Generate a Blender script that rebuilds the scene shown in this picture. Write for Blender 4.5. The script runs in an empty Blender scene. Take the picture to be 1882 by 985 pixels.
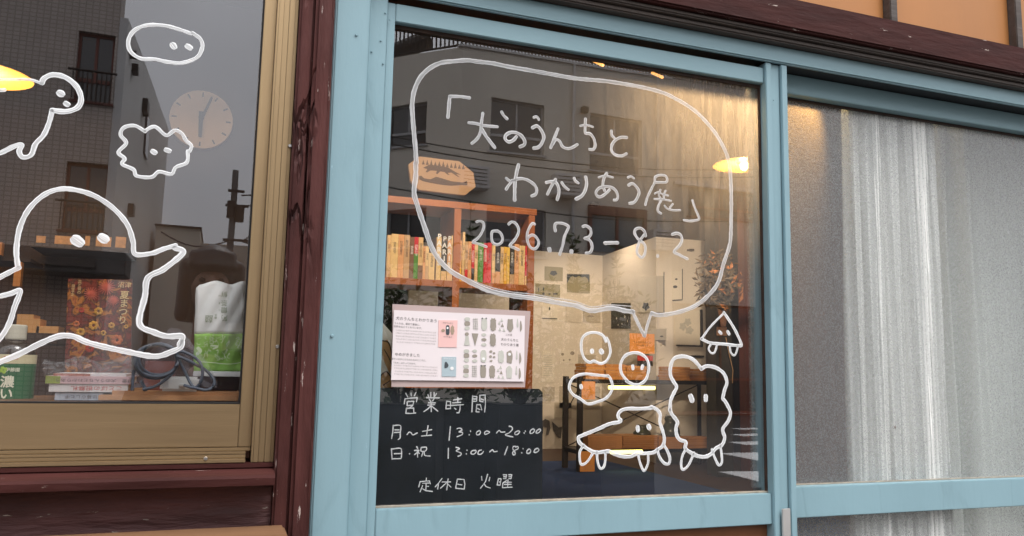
import bpy, bmesh, math, random
from mathutils import Vector, Matrix
random.seed(7)
SC = bpy.context.scene
COL = SC.collection
rad = math.radians

# ------------------------------------------------------------------ camera
FOC, YAW, PIT, ROL = 1472.6, 0.348252, 0.124112, 0.0203279
CAM = Vector((0.0, -1.45, 1.25))
Fv = Vector((math.sin(YAW)*math.cos(PIT), math.cos(YAW)*math.cos(PIT), math.sin(PIT)))
_r0 = Vector((math.cos(YAW), -math.sin(YAW), 0)); _u0 = _r0.cross(Fv)
Rv = math.cos(ROL)*_r0 + math.sin(ROL)*_u0
Uv = Rv.cross(Fv)
cd = bpy.data.cameras.new('camera'); cam = bpy.data.objects.new('camera', cd); COL.objects.link(cam)
cam.matrix_world = Matrix(((Rv.x, Uv.x, -Fv.x, CAM.x), (Rv.y, Uv.y, -Fv.y, CAM.y), (Rv.z, Uv.z, -Fv.z, CAM.z), (0, 0, 0, 1)))
cd.sensor_width = 36; cd.lens = FOC/1882*36; cd.clip_start = 0.02; cd.clip_end = 500
SC.camera = cam

# ------------------------------------------------------------------ sky, sun, exposure
W = bpy.data.worlds.new('World'); SC.world = W; W.use_nodes = True
nt = W.node_tree; nt.nodes.clear()
sky = nt.nodes.new('ShaderNodeTexSky'); sky.sky_type = 'NISHITA'; sky.sun_disc = False
SUN_EL, SUN_ROT = rad(58), rad(150)
sky.sun_elevation = SUN_EL; sky.sun_rotation = SUN_ROT; sky.air_density = 1.0; sky.dust_density = 6.0; sky.ozone_density = 1.0
hs = nt.nodes.new('ShaderNodeHueSaturation'); hs.inputs['Saturation'].default_value = 0.10
tc = nt.nodes.new('ShaderNodeTexCoord'); nz = nt.nodes.new('ShaderNodeTexNoise'); nz.inputs['Scale'].default_value = 2.2
nz.inputs['Detail'].default_value = 5
mr = nt.nodes.new('ShaderNodeMapRange'); mr.inputs[1].default_value = 0.3; mr.inputs[2].default_value = 0.75
mr.inputs[3].default_value = 0.85; mr.inputs[4].default_value = 1.15
mx = nt.nodes.new('ShaderNodeVectorMath'); mx.operation = 'SCALE'
bg = nt.nodes.new('ShaderNodeBackground'); bg.inputs['Strength'].default_value = 0.145
ow = nt.nodes.new('ShaderNodeOutputWorld')
L = nt.links.new
L(sky.outputs[0], hs.inputs['Color']); L(tc.outputs['Generated'], nz.inputs['Vector']); L(nz.outputs['Fac'], mr.inputs[0])
# overcast: an even grey layer over the sky, three times as bright overhead as at the horizon
gm = nt.nodes.new('ShaderNodeMix'); gm.data_type = 'RGBA'; gm.inputs['Factor'].default_value = 0.75; gm.inputs['B'].default_value = (12.5, 12.7, 13.3, 1); L(hs.outputs[0], gm.inputs['A'])
sz = nt.nodes.new('ShaderNodeSeparateXYZ'); L(tc.outputs['Generated'], sz.inputs[0])
ce = nt.nodes.new('ShaderNodeMapRange'); ce.inputs[1].default_value = 0; ce.inputs[2].default_value = 1; ce.inputs[3].default_value = 0.34; ce.inputs[4].default_value = 1.0; L(sz.outputs['Z'], ce.inputs[0])
cm = nt.nodes.new('ShaderNodeMath'); cm.operation = 'MULTIPLY'; L(ce.outputs[0], cm.inputs[0]); L(mr.outputs[0], cm.inputs[1])
L(gm.outputs['Result'], mx.inputs[0]); L(cm.outputs[0], mx.inputs['Scale']); L(mx.outputs[0], bg.inputs['Color']); L(bg.outputs[0], ow.inputs[0])
sd = bpy.data.lights.new('sun', 'SUN'); sd.energy = 0.9; sd.angle = rad(18); sd.color = (1, 0.97, 0.93)
so = bpy.data.objects.new('sun', sd); COL.objects.link(so)
_sd = Vector((math.sin(SUN_ROT)*math.cos(SUN_EL), math.cos(SUN_ROT)*math.cos(SUN_EL), math.sin(SUN_EL)))
so.rotation_euler = _sd.to_track_quat('Z', 'Y').to_euler()
vs = SC.view_settings; vs.view_transform = 'Standard'; vs.look = 'None'; vs.exposure = 0.97; vs.gamma = 1; vs.use_curve_mapping = False
SC.render.engine = 'CYCLES'
cy = SC.cycles; cy.use_denoising = True; cy.max_bounces = 8; cy.transparent_max_bounces = 16; cy.diffuse_bounces = 3; cy.glossy_bounces = 4
cy.transmission_bounces = 8; cy.caustics_refractive = False; cy.caustics_reflective = False; cy.sample_clamp_indirect = 4; cy.blur_glossy = 0.5

# ------------------------------------------------------------------ photo pixel -> place
def ray(u, v): return Fv*FOC + Rv*(u-941) - Uv*(v-492.5)
def P(u, v, Y):                      # point of the plane y = Y
    d = ray(u, v); t = (Y-CAM.y)/d.y; return CAM + d*t
def XZ(u, v, Y): p = P(u, v, Y); return (p.x, p.z)
def RM(u, v, Y):                     # what the panes mirror: the point lies as far in front of the pane as it seems behind it
    p = P(u, v, Y); return Vector((p.x, -Y, p.z))
def xl(Y, *pts): return sum(P(u, v, Y).x for u, v in pts)/len(pts)
def zl(Y, *pts): return sum(P(u, v, Y).z for u, v in pts)/len(pts)

# ------------------------------------------------------------------ materials
MATS = {}
def N(nt, t, **k):
    n = nt.nodes.new(t)
    for a, b in k.items(): setattr(n, a, b)
    return n
def mat(name, col, rough=0.5, metal=0.0, var=0.12, scale=6, stretch=(1, 1, 1), bump=0.0, bscale=60, spec=0.4, emit=None, chips=None, col2=None, crack=None):
    if name in MATS: return MATS[name]
    m = bpy.data.materials.new(name); m.use_nodes = True; nt = m.node_tree; nt.nodes.clear(); L = nt.links.new
    out = N(nt, 'ShaderNodeOutputMaterial'); b = N(nt, 'ShaderNodeBsdfPrincipled'); L(b.outputs[0], out.inputs[0])
    b.inputs['Metallic'].default_value = metal; b.inputs['Roughness'].default_value = rough; b.inputs['Specular IOR Level'].default_value = spec
    tc = N(nt, 'ShaderNodeTexCoord'); mp = N(nt, 'ShaderNodeMapping'); mp.inputs['Scale'].default_value = stretch
    L(tc.outputs['Object'], mp.inputs[0])
    n = N(nt, 'ShaderNodeTexNoise'); n.inputs['Scale'].default_value = scale; n.inputs['Detail'].default_value = 7; n.inputs['Roughness'].default_value = .62
    L(mp.outputs[0], n.inputs['Vector'])
    cr = N(nt, 'ShaderNodeValToRGB'); cr.color_ramp.elements[0].position = .3; cr.color_ramp.elements[1].position = .72
    c0 = [max(0, c*(1-var)) for c in col]; c1 = [min(1, c*(1+var)) for c in col] if col2 is None else list(col2)
    cr.color_ramp.elements[0].color = (*c0, 1); cr.color_ramp.elements[1].color = (*c1, 1)
    L(n.outputs['Fac'], cr.inputs[0]); cout = cr.outputs[0]
    if chips:
        ccol, th, cs = chips
        n2 = N(nt, 'ShaderNodeTexNoise'); n2.inputs['Scale'].default_value = cs; n2.inputs['Detail'].default_value = 8; n2.inputs['Roughness'].default_value = .7
        L(mp.outputs[0], n2.inputs['Vector'])
        r = N(nt, 'ShaderNodeMapRange'); r.inputs[1].default_value = th; r.inputs[2].default_value = th+.015; L(n2.outputs['Fac'], r.inputs[0])
        mm = N(nt, 'ShaderNodeMix', data_type='RGBA'); mm.inputs['B'].default_value = (*ccol, 1)
        L(r.outputs[0], mm.inputs['Factor']); L(cout, mm.inputs['A']); cout = mm.outputs['Result']
    ckh = None
    if crack:
        cs, amt = crack
        vo = N(nt, 'ShaderNodeTexVoronoi', feature='DISTANCE_TO_EDGE'); vo.inputs['Scale'].default_value = cs; nn = N(nt, 'ShaderNodeTexNoise'); nn.inputs['Scale'].default_value = 9; nn.inputs['Detail'].default_value = 5
        wv = N(nt, 'ShaderNodeVectorMath', operation='MULTIPLY_ADD'); wv.inputs[1].default_value = (.12, .12, .12); L(nn.outputs['Color'], wv.inputs[0]); L(mp.outputs[0], nn.inputs['Vector']); L(mp.outputs[0], wv.inputs[2]); L(wv.outputs[0], vo.inputs['Vector'])
        r1 = N(nt, 'ShaderNodeMapRange'); r1.inputs[1].default_value = .0; r1.inputs[2].default_value = .07; r1.inputs[3].default_value = 1; r1.inputs[4].default_value = 0; L(vo.outputs['Distance'], r1.inputs[0])
        r3 = N(nt, 'ShaderNodeMapRange'); r3.inputs[1].default_value = .47; r3.inputs[2].default_value = .6; L(nn.outputs['Fac'], r3.inputs[0])
        ckh = N(nt, 'ShaderNodeMath', operation='MULTIPLY'); L(r1.outputs[0], ckh.inputs[0]); L(r3.outputs[0], ckh.inputs[1])
        c2_ = N(nt, 'ShaderNodeMath', operation='MULTIPLY'); c2_.inputs[1].default_value = amt; L(ckh.outputs[0], c2_.inputs[0])
        mm = N(nt, 'ShaderNodeMix', data_type='RGBA'); mm.inputs['B'].default_value = (*[c*.18 for c in col], 1); L(c2_.outputs[0], mm.inputs['Factor']); L(cout, mm.inputs['A']); cout = mm.outputs['Result']
    L(cout, b.inputs['Base Color'])
    rr = N(nt, 'ShaderNodeMapRange'); rr.inputs[3].default_value = max(0, rough-.08); rr.inputs[4].default_value = min(1, rough+.1)
    L(n.outputs['Fac'], rr.inputs[0]); L(rr.outputs[0], b.inputs['Roughness'])
    if bump:
        nb = N(nt, 'ShaderNodeTexNoise'); nb.inputs['Scale'].default_value = bscale; nb.inputs['Detail'].default_value = 6
        L(mp.outputs[0], nb.inputs['Vector']); bp = N(nt, 'ShaderNodeBump'); bp.inputs['Strength'].default_value = bump; bp.inputs['Distance'].default_value = .012 if bump > .8 else .005
        L(nb.outputs['Fac'], bp.inputs['Height'])
        if ckh:
            sb_ = N(nt, 'ShaderNodeMath', operation='SUBTRACT'); L(nb.outputs['Fac'], sb_.inputs[0]); L(ckh.outputs[0], sb_.inputs[1]); L(sb_.outputs[0], bp.inputs['Height'])
        L(bp.outputs[0], b.inputs['Normal'])
    if emit:
        b.inputs['Emission Color'].default_value = (*emit[0], 1); b.inputs['Emission Strength'].default_value = emit[1]
    MATS[name] = m; return m

def glass(name, F0=0.15, wave=0.02, dust=0.015, glow_dust=None, tint=(.97, .97, .97)):
    m = bpy.data.materials.new(name); m.use_nodes = True; nt = m.node_tree; nt.nodes.clear(); L = nt.links.new
    out = N(nt, 'ShaderNodeOutputMaterial'); tr = N(nt, 'ShaderNodeBsdfTransparent'); tr.inputs[0].default_value = (*tint, 1)
    gl = N(nt, 'ShaderNodeBsdfGlossy'); gl.inputs['Roughness'].default_value = 0.0; gl.inputs['Color'].default_value = (.97, .97, 1, 1)
    tc = N(nt, 'ShaderNodeTexCoord'); nz = N(nt, 'ShaderNodeTexNoise'); nz.inputs['Scale'].default_value = 3.5; nz.inputs['Detail'].default_value = 1
    L(tc.outputs['Object'], nz.inputs['Vector']); bp = N(nt, 'ShaderNodeBump'); bp.inputs['Strength'].default_value = wave; bp.inputs['Distance'].default_value = .02
    L(nz.outputs['Fac'], bp.inputs['Height']); L(bp.outputs[0], gl.inputs['Normal'])
    lw = N(nt, 'ShaderNodeLayerWeight'); lw.inputs[0].default_value = .5
    pw = N(nt, 'ShaderNodeMath', operation='POWER'); pw.inputs[1].default_value = 5; L(lw.outputs['Facing'], pw.inputs[0])
    ma = N(nt, 'ShaderNodeMath', operation='MULTIPLY_ADD'); ma.inputs[1].default_value = 1-F0; ma.inputs[2].default_value = F0; L(pw.outputs[0], ma.inputs[0])
    ge = N(nt, 'ShaderNodeNewGeometry'); sb = N(nt, 'ShaderNodeMath', operation='SUBTRACT'); sb.inputs[0].default_value = 1; L(ge.outputs['Backfacing'], sb.inputs[1])
    mu = N(nt, 'ShaderNodeMath', operation='MULTIPLY'); L(ma.outputs[0], mu.inputs[0]); L(sb.outputs[0], mu.inputs[1])
    mx = N(nt, 'ShaderNodeMixShader'); L(mu.outputs[0], mx.inputs[0]); L(tr.outputs[0], mx.inputs[1]); L(gl.outputs[0], mx.inputs[2])
    # film of dust and wipe marks, thickened round one spot to carry the lamp glow
    tl = N(nt, 'ShaderNodeBsdfTranslucent'); tl.inputs[0].default_value = (.8, .8, .8, 1); df = N(nt, 'ShaderNodeBsdfDiffuse'); df.inputs[0].default_value = (.6, .6, .6, 1)
    dd = N(nt, 'ShaderNodeMixShader'); dd.inputs[0].default_value = .15; L(tl.outputs[0], dd.inputs[1]); L(df.outputs[0], dd.inputs[2])
    mp = N(nt, 'ShaderNodeMapping'); mp.inputs['Scale'].default_value = (60, 60, 9); mp.inputs['Rotation'].default_value = (0, .55, 0); L(tc.outputs['Object'], mp.inputs[0])
    n2 = N(nt, 'ShaderNodeTexNoise'); n2.inputs['Scale'].default_value = 1; n2.inputs['Detail'].default_value = 6; n2.inputs['Distortion'].default_value = 1.6; L(mp.outputs[0], n2.inputs['Vector'])
    r2 = N(nt, 'ShaderNodeMapRange'); r2.inputs[1].default_value = .3; r2.inputs[2].default_value = .8; r2.inputs[3].default_value = .6; r2.inputs[4].default_value = 1.5; L(n2.outputs['Fac'], r2.inputs[0])
    f = N(nt, 'ShaderNodeMath', operation='MULTIPLY'); L(r2.outputs[0], f.inputs[0]); f.inputs[1].default_value = dust
    if glow_dust:
        (sx, sy, sz), R, amt = glow_dust
        vd = N(nt, 'ShaderNodeVectorMath', operation='DISTANCE'); vd.inputs[1].default_value = (sx, sy, sz); L(tc.outputs['Object'], vd.inputs[0])
        rs = N(nt, 'ShaderNodeMapRange', interpolation_type='SMOOTHSTEP'); rs.inputs[1].default_value = R*.08; rs.inputs[2].default_value = R; rs.inputs[3].default_value = amt; rs.inputs[4].default_value = dust
        L(vd.outputs['Value'], rs.inputs[0]); L(rs.outputs[0], f.inputs[1])
    fm = N(nt, 'ShaderNodeMixShader'); L(f.outputs[0], fm.inputs[0]); L(mx.outputs[0], fm.inputs[1]); L(dd.outputs[0], fm.inputs[2]); L(fm.outputs[0], out.inputs[0])
    return m

def pattern_glass(name):
    m = bpy.data.materials.new(name); m.use_nodes = True; nt = m.node_tree; nt.nodes.clear(); L = nt.links.new
    out = N(nt, 'ShaderNodeOutputMaterial'); tc = N(nt, 'ShaderNodeTexCoord')
    n1 = N(nt, 'ShaderNodeTexNoise'); n1.inputs['Scale'].default_value = 330; n1.inputs['Detail'].default_value = 2; L(tc.outputs['Object'], n1.inputs['Vector'])
    b1 = N(nt, 'ShaderNodeBump'); b1.inputs['Strength'].default_value = .55; b1.inputs['Distance'].default_value = .0012; L(n1.outputs['Fac'], b1.inputs['Height'])
    tr = N(nt, 'ShaderNodeBsdfTransparent'); tr.inputs[0].default_value = (.98, .99, .985, 1)
    rf = N(nt, 'ShaderNodeBsdfRefraction'); rf.inputs['Roughness'].default_value = .38; rf.inputs['IOR'].default_value = 1.04; L(b1.outputs[0], rf.inputs['Normal'])
    gl = N(nt, 'ShaderNodeBsdfGlossy'); gl.inputs['Roughness'].default_value = .16; L(b1.outputs[0], gl.inputs['Normal'])
    tl = N(nt, 'ShaderNodeBsdfTranslucent'); tl.inputs[0].default_value = (.85, .85, .85, 1); L(b1.outputs[0], tl.inputs['Normal'])
    ge = N(nt, 'ShaderNodeNewGeometry')
    a = N(nt, 'ShaderNodeMixShader'); a.inputs[0].default_value = .13; L(tr.outputs[0], a.inputs[1]); L(rf.outputs[0], a.inputs[2])
    rr = N(nt, 'ShaderNodeMapRange'); rr.inputs[1].default_value = .40; rr.inputs[2].default_value = .66; rr.inputs[3].default_value = .10; rr.inputs[4].default_value = .20; L(n1.outputs['Fac'], rr.inputs[0])
    b = N(nt, 'ShaderNodeMixShader'); L(rr.outputs[0], b.inputs[0]); L(a.outputs[0], b.inputs[1])
    dfu = N(nt, 'ShaderNodeBsdfDiffuse'); dfu.inputs[0].default_value = (.86, .88, .90, 1); L(b1.outputs[0], dfu.inputs['Normal'])
    vm = N(nt, 'ShaderNodeMixShader'); vm.inputs[0].default_value = .55; L(tl.outputs[0], vm.inputs[1]); L(dfu.outputs[0], vm.inputs[2]); L(vm.outputs[0], b.inputs[2])
    lw = N(nt, 'ShaderNodeLayerWeight'); lw.inputs[0].default_value = .5
    pw = N(nt, 'ShaderNodeMath', operation='POWER'); pw.inputs[1].default_value = 4; L(lw.outputs['Facing'], pw.inputs[0])
    ma = N(nt, 'ShaderNodeMath', operation='MULTIPLY_ADD'); ma.inputs[1].default_value = .9; ma.inputs[2].default_value = .135; L(pw.outputs[0], ma.inputs[0])
    sb = N(nt, 'ShaderNodeMath', operation='SUBTRACT'); sb.inputs[0].default_value = 1; L(ge.outputs['Backfacing'], sb.inputs[1])
    mu = N(nt, 'ShaderNodeMath', operation='MULTIPLY'); L(ma.outputs[0], mu.inputs[0]); L(sb.outputs[0], mu.inputs[1])
    c = N(nt, 'ShaderNodeMixShader'); L(mu.outputs[0], c.inputs[0]); L(b.outputs[0], c.inputs[1]); L(gl.outputs[0], c.inputs[2]); L(c.outputs[0], out.inputs[0])
    return m

def film_mat(name, a=.25, rough=.15, col=(.9, .9, .92)):
    m = bpy.data.materials.new(name); m.use_nodes = True; nt = m.node_tree; nt.nodes.clear(); L = nt.links.new
    out = N(nt, 'ShaderNodeOutputMaterial'); tr = N(nt, 'ShaderNodeBsdfTransparent'); b = N(nt, 'ShaderNodeBsdfPrincipled')
    b.inputs['Base Color'].default_value = (*col, 1); b.inputs['Roughness'].default_value = rough
    mx = N(nt, 'ShaderNodeMixShader'); mx.inputs[0].default_value = a; L(tr.outputs[0], mx.inputs[1]); L(b.outputs[0], mx.inputs[2]); L(mx.outputs[0], out.inputs[0])
    return m

def marker_mat(name, col, tl=.3, gap=.3):
    # water-based marker: streaks run along each stroke (UV x goes across the stroke)
    m = bpy.data.materials.new(name); m.use_nodes = True; nt = m.node_tree; nt.nodes.clear(); L = nt.links.new
    out = N(nt, 'ShaderNodeOutputMaterial'); b = N(nt, 'ShaderNodeBsdfPrincipled'); b.inputs['Roughness'].default_value = .6
    uv = N(nt, 'ShaderNodeUVMap'); mp = N(nt, 'ShaderNodeMapping'); mp.inputs['Scale'].default_value = (6, 3.5, 1); L(uv.outputs[0], mp.inputs[0])
    n = N(nt, 'ShaderNodeTexNoise'); n.inputs['Scale'].default_value = 1; n.inputs['Detail'].default_value = 4; L(mp.outputs[0], n.inputs['Vector'])
    cr = N(nt, 'ShaderNodeValToRGB'); cr.color_ramp.elements[0].position = .36; cr.color_ramp.elements[1].position = .62
    cr.color_ramp.elements[0].color = (*[c*.80 for c in col], 1); cr.color_ramp.elements[1].color = (*col, 1)
    sx_ = N(nt, 'ShaderNodeSeparateXYZ'); L(uv.outputs[0], sx_.inputs[0])
    ab = N(nt, 'ShaderNodeMath', operation='PINGPONG'); ab.inputs[1].default_value = .5; L(sx_.outputs[0], ab.inputs[0])
    ed = N(nt, 'ShaderNodeMapRange'); ed.inputs[1].default_value = .05; ed.inputs[2].default_value = .22; ed.inputs[3].default_value = .30; ed.inputs[4].default_value = -.06; L(ab.outputs[0], ed.inputs[0])
    ad_ = N(nt, 'ShaderNodeMath', operation='ADD'); L(n.outputs['Fac'], ad_.inputs[0]); L(ed.outputs[0], ad_.inputs[1])
    L(ad_.outputs[0], cr.inputs[0]); L(cr.outputs[0], b.inputs['Base Color'])
    bp = N(nt, 'ShaderNodeBump'); bp.inputs['Strength'].default_value = .2; bp.inputs['Distance'].default_value = .0006; L(n.outputs['Fac'], bp.inputs['Height']); L(bp.outputs[0], b.inputs['Normal'])
    t = N(nt, 'ShaderNodeBsdfTranslucent'); L(cr.outputs[0], t.inputs[0]); mx = N(nt, 'ShaderNodeMixShader'); mx.inputs[0].default_value = tl
    L(b.outputs[0], mx.inputs[1]); L(t.outputs[0], mx.inputs[2])
    tp = N(nt, 'ShaderNodeBsdfTransparent'); gp = N(nt, 'ShaderNodeMapRange'); gp.inputs[1].default_value = .40; gp.inputs[2].default_value = .60; gp.inputs[3].default_value = gap; gp.inputs[4].default_value = 0; L(ad_.outputs[0], gp.inputs[0])
    m2 = N(nt, 'ShaderNodeMixShader'); L(gp.outputs[0], m2.inputs[0]); L(mx.outputs[0], m2.inputs[1]); L(tp.outputs[0], m2.inputs[2]); L(m2.outputs[0], out.inputs[0])
    return m

def brick_mat(name, c1, c2, mortar, bw, bh, msize=.02):
    m = bpy.data.materials.new(name); m.use_nodes = True; nt = m.node_tree; nt.nodes.clear(); L = nt.links.new
    out = N(nt, 'ShaderNodeOutputMaterial'); b = N(nt, 'ShaderNodeBsdfPrincipled'); b.inputs['Roughness'].default_value = .6; L(b.outputs[0], out.inputs[0])
    tc = N(nt, 'ShaderNodeTexCoord'); sp = N(nt, 'ShaderNodeSeparateXYZ'); cb = N(nt, 'ShaderNodeCombineXYZ'); L(tc.outputs['Object'], sp.inputs[0])
    L(sp.outputs[0], cb.inputs[0]); L(sp.outputs[2], cb.inputs[1])
    br = N(nt, 'ShaderNodeTexBrick'); br.offset = 0; br.inputs['Color1'].default_value = (*c1, 1); br.inputs['Color2'].default_value = (*c2, 1); br.inputs['Mortar'].default_value = (*mortar, 1)
    br.inputs['Scale'].default_value = 1; br.inputs['Brick Width'].default_value = bw; br.inputs['Row Height'].default_value = bh; br.inputs['Mortar Size'].default_value = msize
    L(cb.outputs[0], br.inputs['Vector']); L(br.outputs[0], b.inputs['Base Color'])
    bp = N(nt, 'ShaderNodeBump'); bp.inputs['Strength'].default_value = .5; bp.invert = True; L(br.outputs['Fac'], bp.inputs['Height']); L(bp.outputs[0], b.inputs['Normal'])
    return m

def blotch_mat(name, cols, scale=18):
    m = bpy.data.materials.new(name); m.use_nodes = True; nt = m.node_tree; nt.nodes.clear(); L = nt.links.new
    out = N(nt, 'ShaderNodeOutputMaterial'); b = N(nt, 'ShaderNodeBsdfPrincipled'); b.inputs['Roughness'].default_value = .4; L(b.outputs[0], out.inputs[0])
    tc = N(nt, 'ShaderNodeTexCoord'); n = N(nt, 'ShaderNodeTexNoise'); n.inputs['Scale'].default_value = scale; n.inputs['Detail'].default_value = 5; n.inputs['Distortion'].default_value = 1.5
    L(tc.outputs['Object'], n.inputs['Vector'])
    cr = N(nt, 'ShaderNodeValToRGB'); e = cr.color_ramp.elements
    for i, c in enumerate(cols):
        p = .3 + .4*i/(len(cols)-1)
        if i == 0: el = e[0]; el.position = p
        elif i == len(cols)-1: el = e[-1]; el.position = p
        else: el = e.new(p)
        el.color = (*c, 1)
    L(n.outputs['Fac'], cr.inputs[0]); L(cr.outputs[0], b.inputs['Base Color'])
    return m

# ------------------------------------------------------------------ mesh helpers
class G:
    def __init__(s): s.v = []; s.f = []; s.uv = {}; s.sm = False
    def add(s, vs, fs):
        o = len(s.v); s.v += [tuple(p) for p in vs]; s.f += [tuple(i+o for i in f) for f in fs]; return s
    def box(s, x0, x1, y0, y1, z0, z1):
        if x0 > x1: x0, x1 = x1, x0
        if y0 > y1: y0, y1 = y1, y0
        if z0 > z1: z0, z1 = z1, z0
        return s.add([(x0, y0, z0), (x1, y0, z0), (x1, y1, z0), (x0, y1, z0), (x0, y0, z1), (x1, y0, z1), (x1, y1, z1), (x0, y1, z1)],
                     [(0, 3, 2, 1), (4, 5, 6, 7), (0, 1, 5, 4), (1, 2, 6, 5), (2, 3, 7, 6), (3, 0, 4, 7)])
    def prism(s, pts, y0, y1):           # outline (x, z) extruded along y
        n = len(pts); a = sum(pts[i][0]*pts[(i+1) % n][1]-pts[(i+1) % n][0]*pts[i][1] for i in range(n))
        if a < 0: pts = pts[::-1]
        if y0 > y1: y0, y1 = y1, y0
        return s.add([(x, y0, z) for x, z in pts]+[(x, y1, z) for x, z in pts],
                     [tuple(range(n)), tuple(range(2*n-1, n-1, -1))]+[(i, i+n, (i+1) % n+n, (i+1) % n) for i in range(n)])
    def tube(s, pts, r, n=8, close=False):
        pts = [Vector(p) for p in pts]; m = len(pts); rs = r if isinstance(r, (list, tuple)) else [r]*m
        o = len(s.v); up = Vector((0, 0, 1))
        for i, p in enumerate(pts):
            if close: t = pts[(i+1) % m]-pts[i-1]
            else: t = pts[min(i+1, m-1)]-pts[max(i-1, 0)]
            t.normalize(); a = up if abs(t.z) < .9 else Vector((1, 0, 0)); e1 = t.cross(a).normalized(); e2 = t.cross(e1)
            for k in range(n):
                w = 2*math.pi*k/n; s.v.append(tuple(p+(e1*math.cos(w)+e2*math.sin(w))*rs[i]))
        for i in range(m if close else m-1):
            j = (i+1) % m
            for k in range(n): s.f.append((o+i*n+k, o+i*n+(k+1) % n, o+j*n+(k+1) % n, o+j*n+k))
        if not close: s.f.append(tuple(o+k for k in range(n))[::-1]); s.f.append(tuple(o+(m-1)*n+k for k in range(n)))
        return s
    def lathe(s, prof, c, n=24, cap=True):
        o = len(s.v); c = Vector(c)
        for r, z in prof:
            for k in range(n): w = 2*math.pi*k/n; s.v.append((c.x+r*math.cos(w), c.y+r*math.sin(w), c.z+z))
        for i in range(len(prof)-1):
            for k in range(n): s.f.append((o+i*n+k, o+i*n+(k+1) % n, o+(i+1)*n+(k+1) % n, o+(i+1)*n+k))
        if cap: s.f.append(tuple(o+k for k in range(n))[::-1]); s.f.append(tuple(o+(len(prof)-1)*n+k for k in range(n)))
        return s
    def ball(s, c, rx, ry=None, rz=None, n=12, m=8):
        ry = ry or rx; rz = rz or rx; c = Vector(c); o = len(s.v)
        s.v.append((c.x, c.y, c.z-rz))
        for i in range(1, m):
            a = math.pi*i/m
            for k in range(n): w = 2*math.pi*k/n; s.v.append((c.x+rx*math.sin(a)*math.cos(w), c.y+ry*math.sin(a)*math.sin(w), c.z-rz*math.cos(a)))
        s.v.append((c.x, c.y, c.z+rz)); e = len(s.v)-1
        for k in range(n): s.f.append((o, o+1+(k+1) % n, o+1+k)); s.f.append((e, e-n+k, e-n+(k+1) % n))
        for i in range(m-2):
            for k in range(n): a = o+1+i*n; s.f.append((a+k, a+(k+1) % n, a+n+(k+1) % n, a+n+k))
        return s

def put(name, g, m, parent=None, bevel=0, smooth=False, base=None, mods=None, **props):
    me = bpy.data.meshes.new(name)
    off = parent_loc(parent) if parent else None
    if parent is None:
        xs = [p[0] for p in g.v]; ys = [p[1] for p in g.v]; zs = [p[2] for p in g.v]
        off = Vector(((min(xs)+max(xs))/2, (min(ys)+max(ys))/2, min(zs))) if base is None else Vector(base)
    me.from_pydata([(p[0]-off.x, p[1]-off.y, p[2]-off.z) for p in g.v], [], g.f)
    if g.uv:
        ul = me.uv_layers.new(name='UVMap')
        for lp in me.loops: ul.data[lp.index].uv = g.uv.get(lp.vertex_index, (0, 0))
    if bevel:
        bm = bmesh.new(); bm.from_mesh(me); bmesh.ops.bevel(bm, geom=bm.edges[:], offset=bevel, segments=2, affect='EDGES', clamp_overlap=True)
        bm.to_mesh(me); bm.free()
    if smooth: me.polygons.foreach_set('use_smooth', [True]*len(me.polygons))
    if m: me.materials.append(m)
    me.update()
    o = bpy.data.objects.new(name, me); COL.objects.link(o)
    if parent: o.parent = parent
    else: o.location = off
    if smooth and mods is None and not g.sm: pass
    for k, v in props.items(): o[k] = v
    return o
def parent_loc(p):
    v = Vector(p.location); q = p.parent
    while q: v += Vector(q.location); q = q.parent
    return v
def thing(name, label, cat, loc, group=None):
    o = bpy.data.objects.new(name, None); COL.objects.link(o); o.location = loc; o.empty_display_size = .05
    o['label'] = label; o['category'] = cat
    if group: o['group'] = group
    return o
def struct(name, g, m, **k): return put(name, g, m, kind='structure', **k)

TEXTS = []
def text(body, c, size, m, parent, name='printed_text', rot=0.0, tilt=0.0, sx=1.0, bold=0.0, vertical=False, label=None):
    """flat lettering centred on c, on a plane that faces the street"""
    if vertical: body = '\n'.join(body)
    cu = bpy.data.curves.new(name, 'FONT'); cu.body = body; cu.size = size; cu.align_x = 'CENTER'; cu.align_y = 'CENTER'; cu.resolution_u = 2
    cu.offset = bold*size; cu.space_line = .95
    o = bpy.data.objects.new(name+'_src', cu); COL.objects.link(o)
    TEXTS.append((o, Vector(c), m, parent, name, rot, tilt, sx, label))
def flush_text():
    dg = bpy.context.evaluated_depsgraph_get(); dg.update()
    for o, c, m, parent, name, rot, tilt, sx, label in TEXTS:
        me = bpy.data.meshes.new_from_object(o.evaluated_get(dg)); me.name = name
        R = Matrix.Rotation(tilt, 4, 'Z') @ Matrix.Rotation(math.pi/2, 4, 'X') @ Matrix.Rotation(rot, 4, 'Z') @ Matrix.Diagonal((sx, 1, 1, 1))
        me.transform(R); me.materials.clear(); me.materials.append(m)
        q = bpy.data.objects.new(name, me); COL.objects.link(q); q.parent = parent; q.location = c-parent_loc(parent); q['kind'] = 'stuff'
        if label: q['label'] = label
    for t in TEXTS:
        cu = t[0].data; bpy.data.objects.remove(t[0]); bpy.data.curves.remove(cu)

def smooth_line(pts, step=2.0):
    if len(pts) < 3:
        return [tuple(a) for a in pts]
    out = []; n = len(pts)
    for i in range(n-1):
        p0 = pts[max(i-1, 0)]; p1 = pts[i]; p2 = pts[i+1]; p3 = pts[min(i+2, n-1)]
        d = math.dist(p1, p2); k = max(2, int(d/step))
        for j in range(k):
            t = j/k
            out.append(tuple(.5*((2*b)+(-a+c)*t+(2*a-5*b+4*c-e)*t*t+(-a+3*b-3*c+e)*t**3) for a, b, c, e in zip(p0, p1, p2, p3)))
    out.append(tuple(pts[-1])); return out

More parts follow.
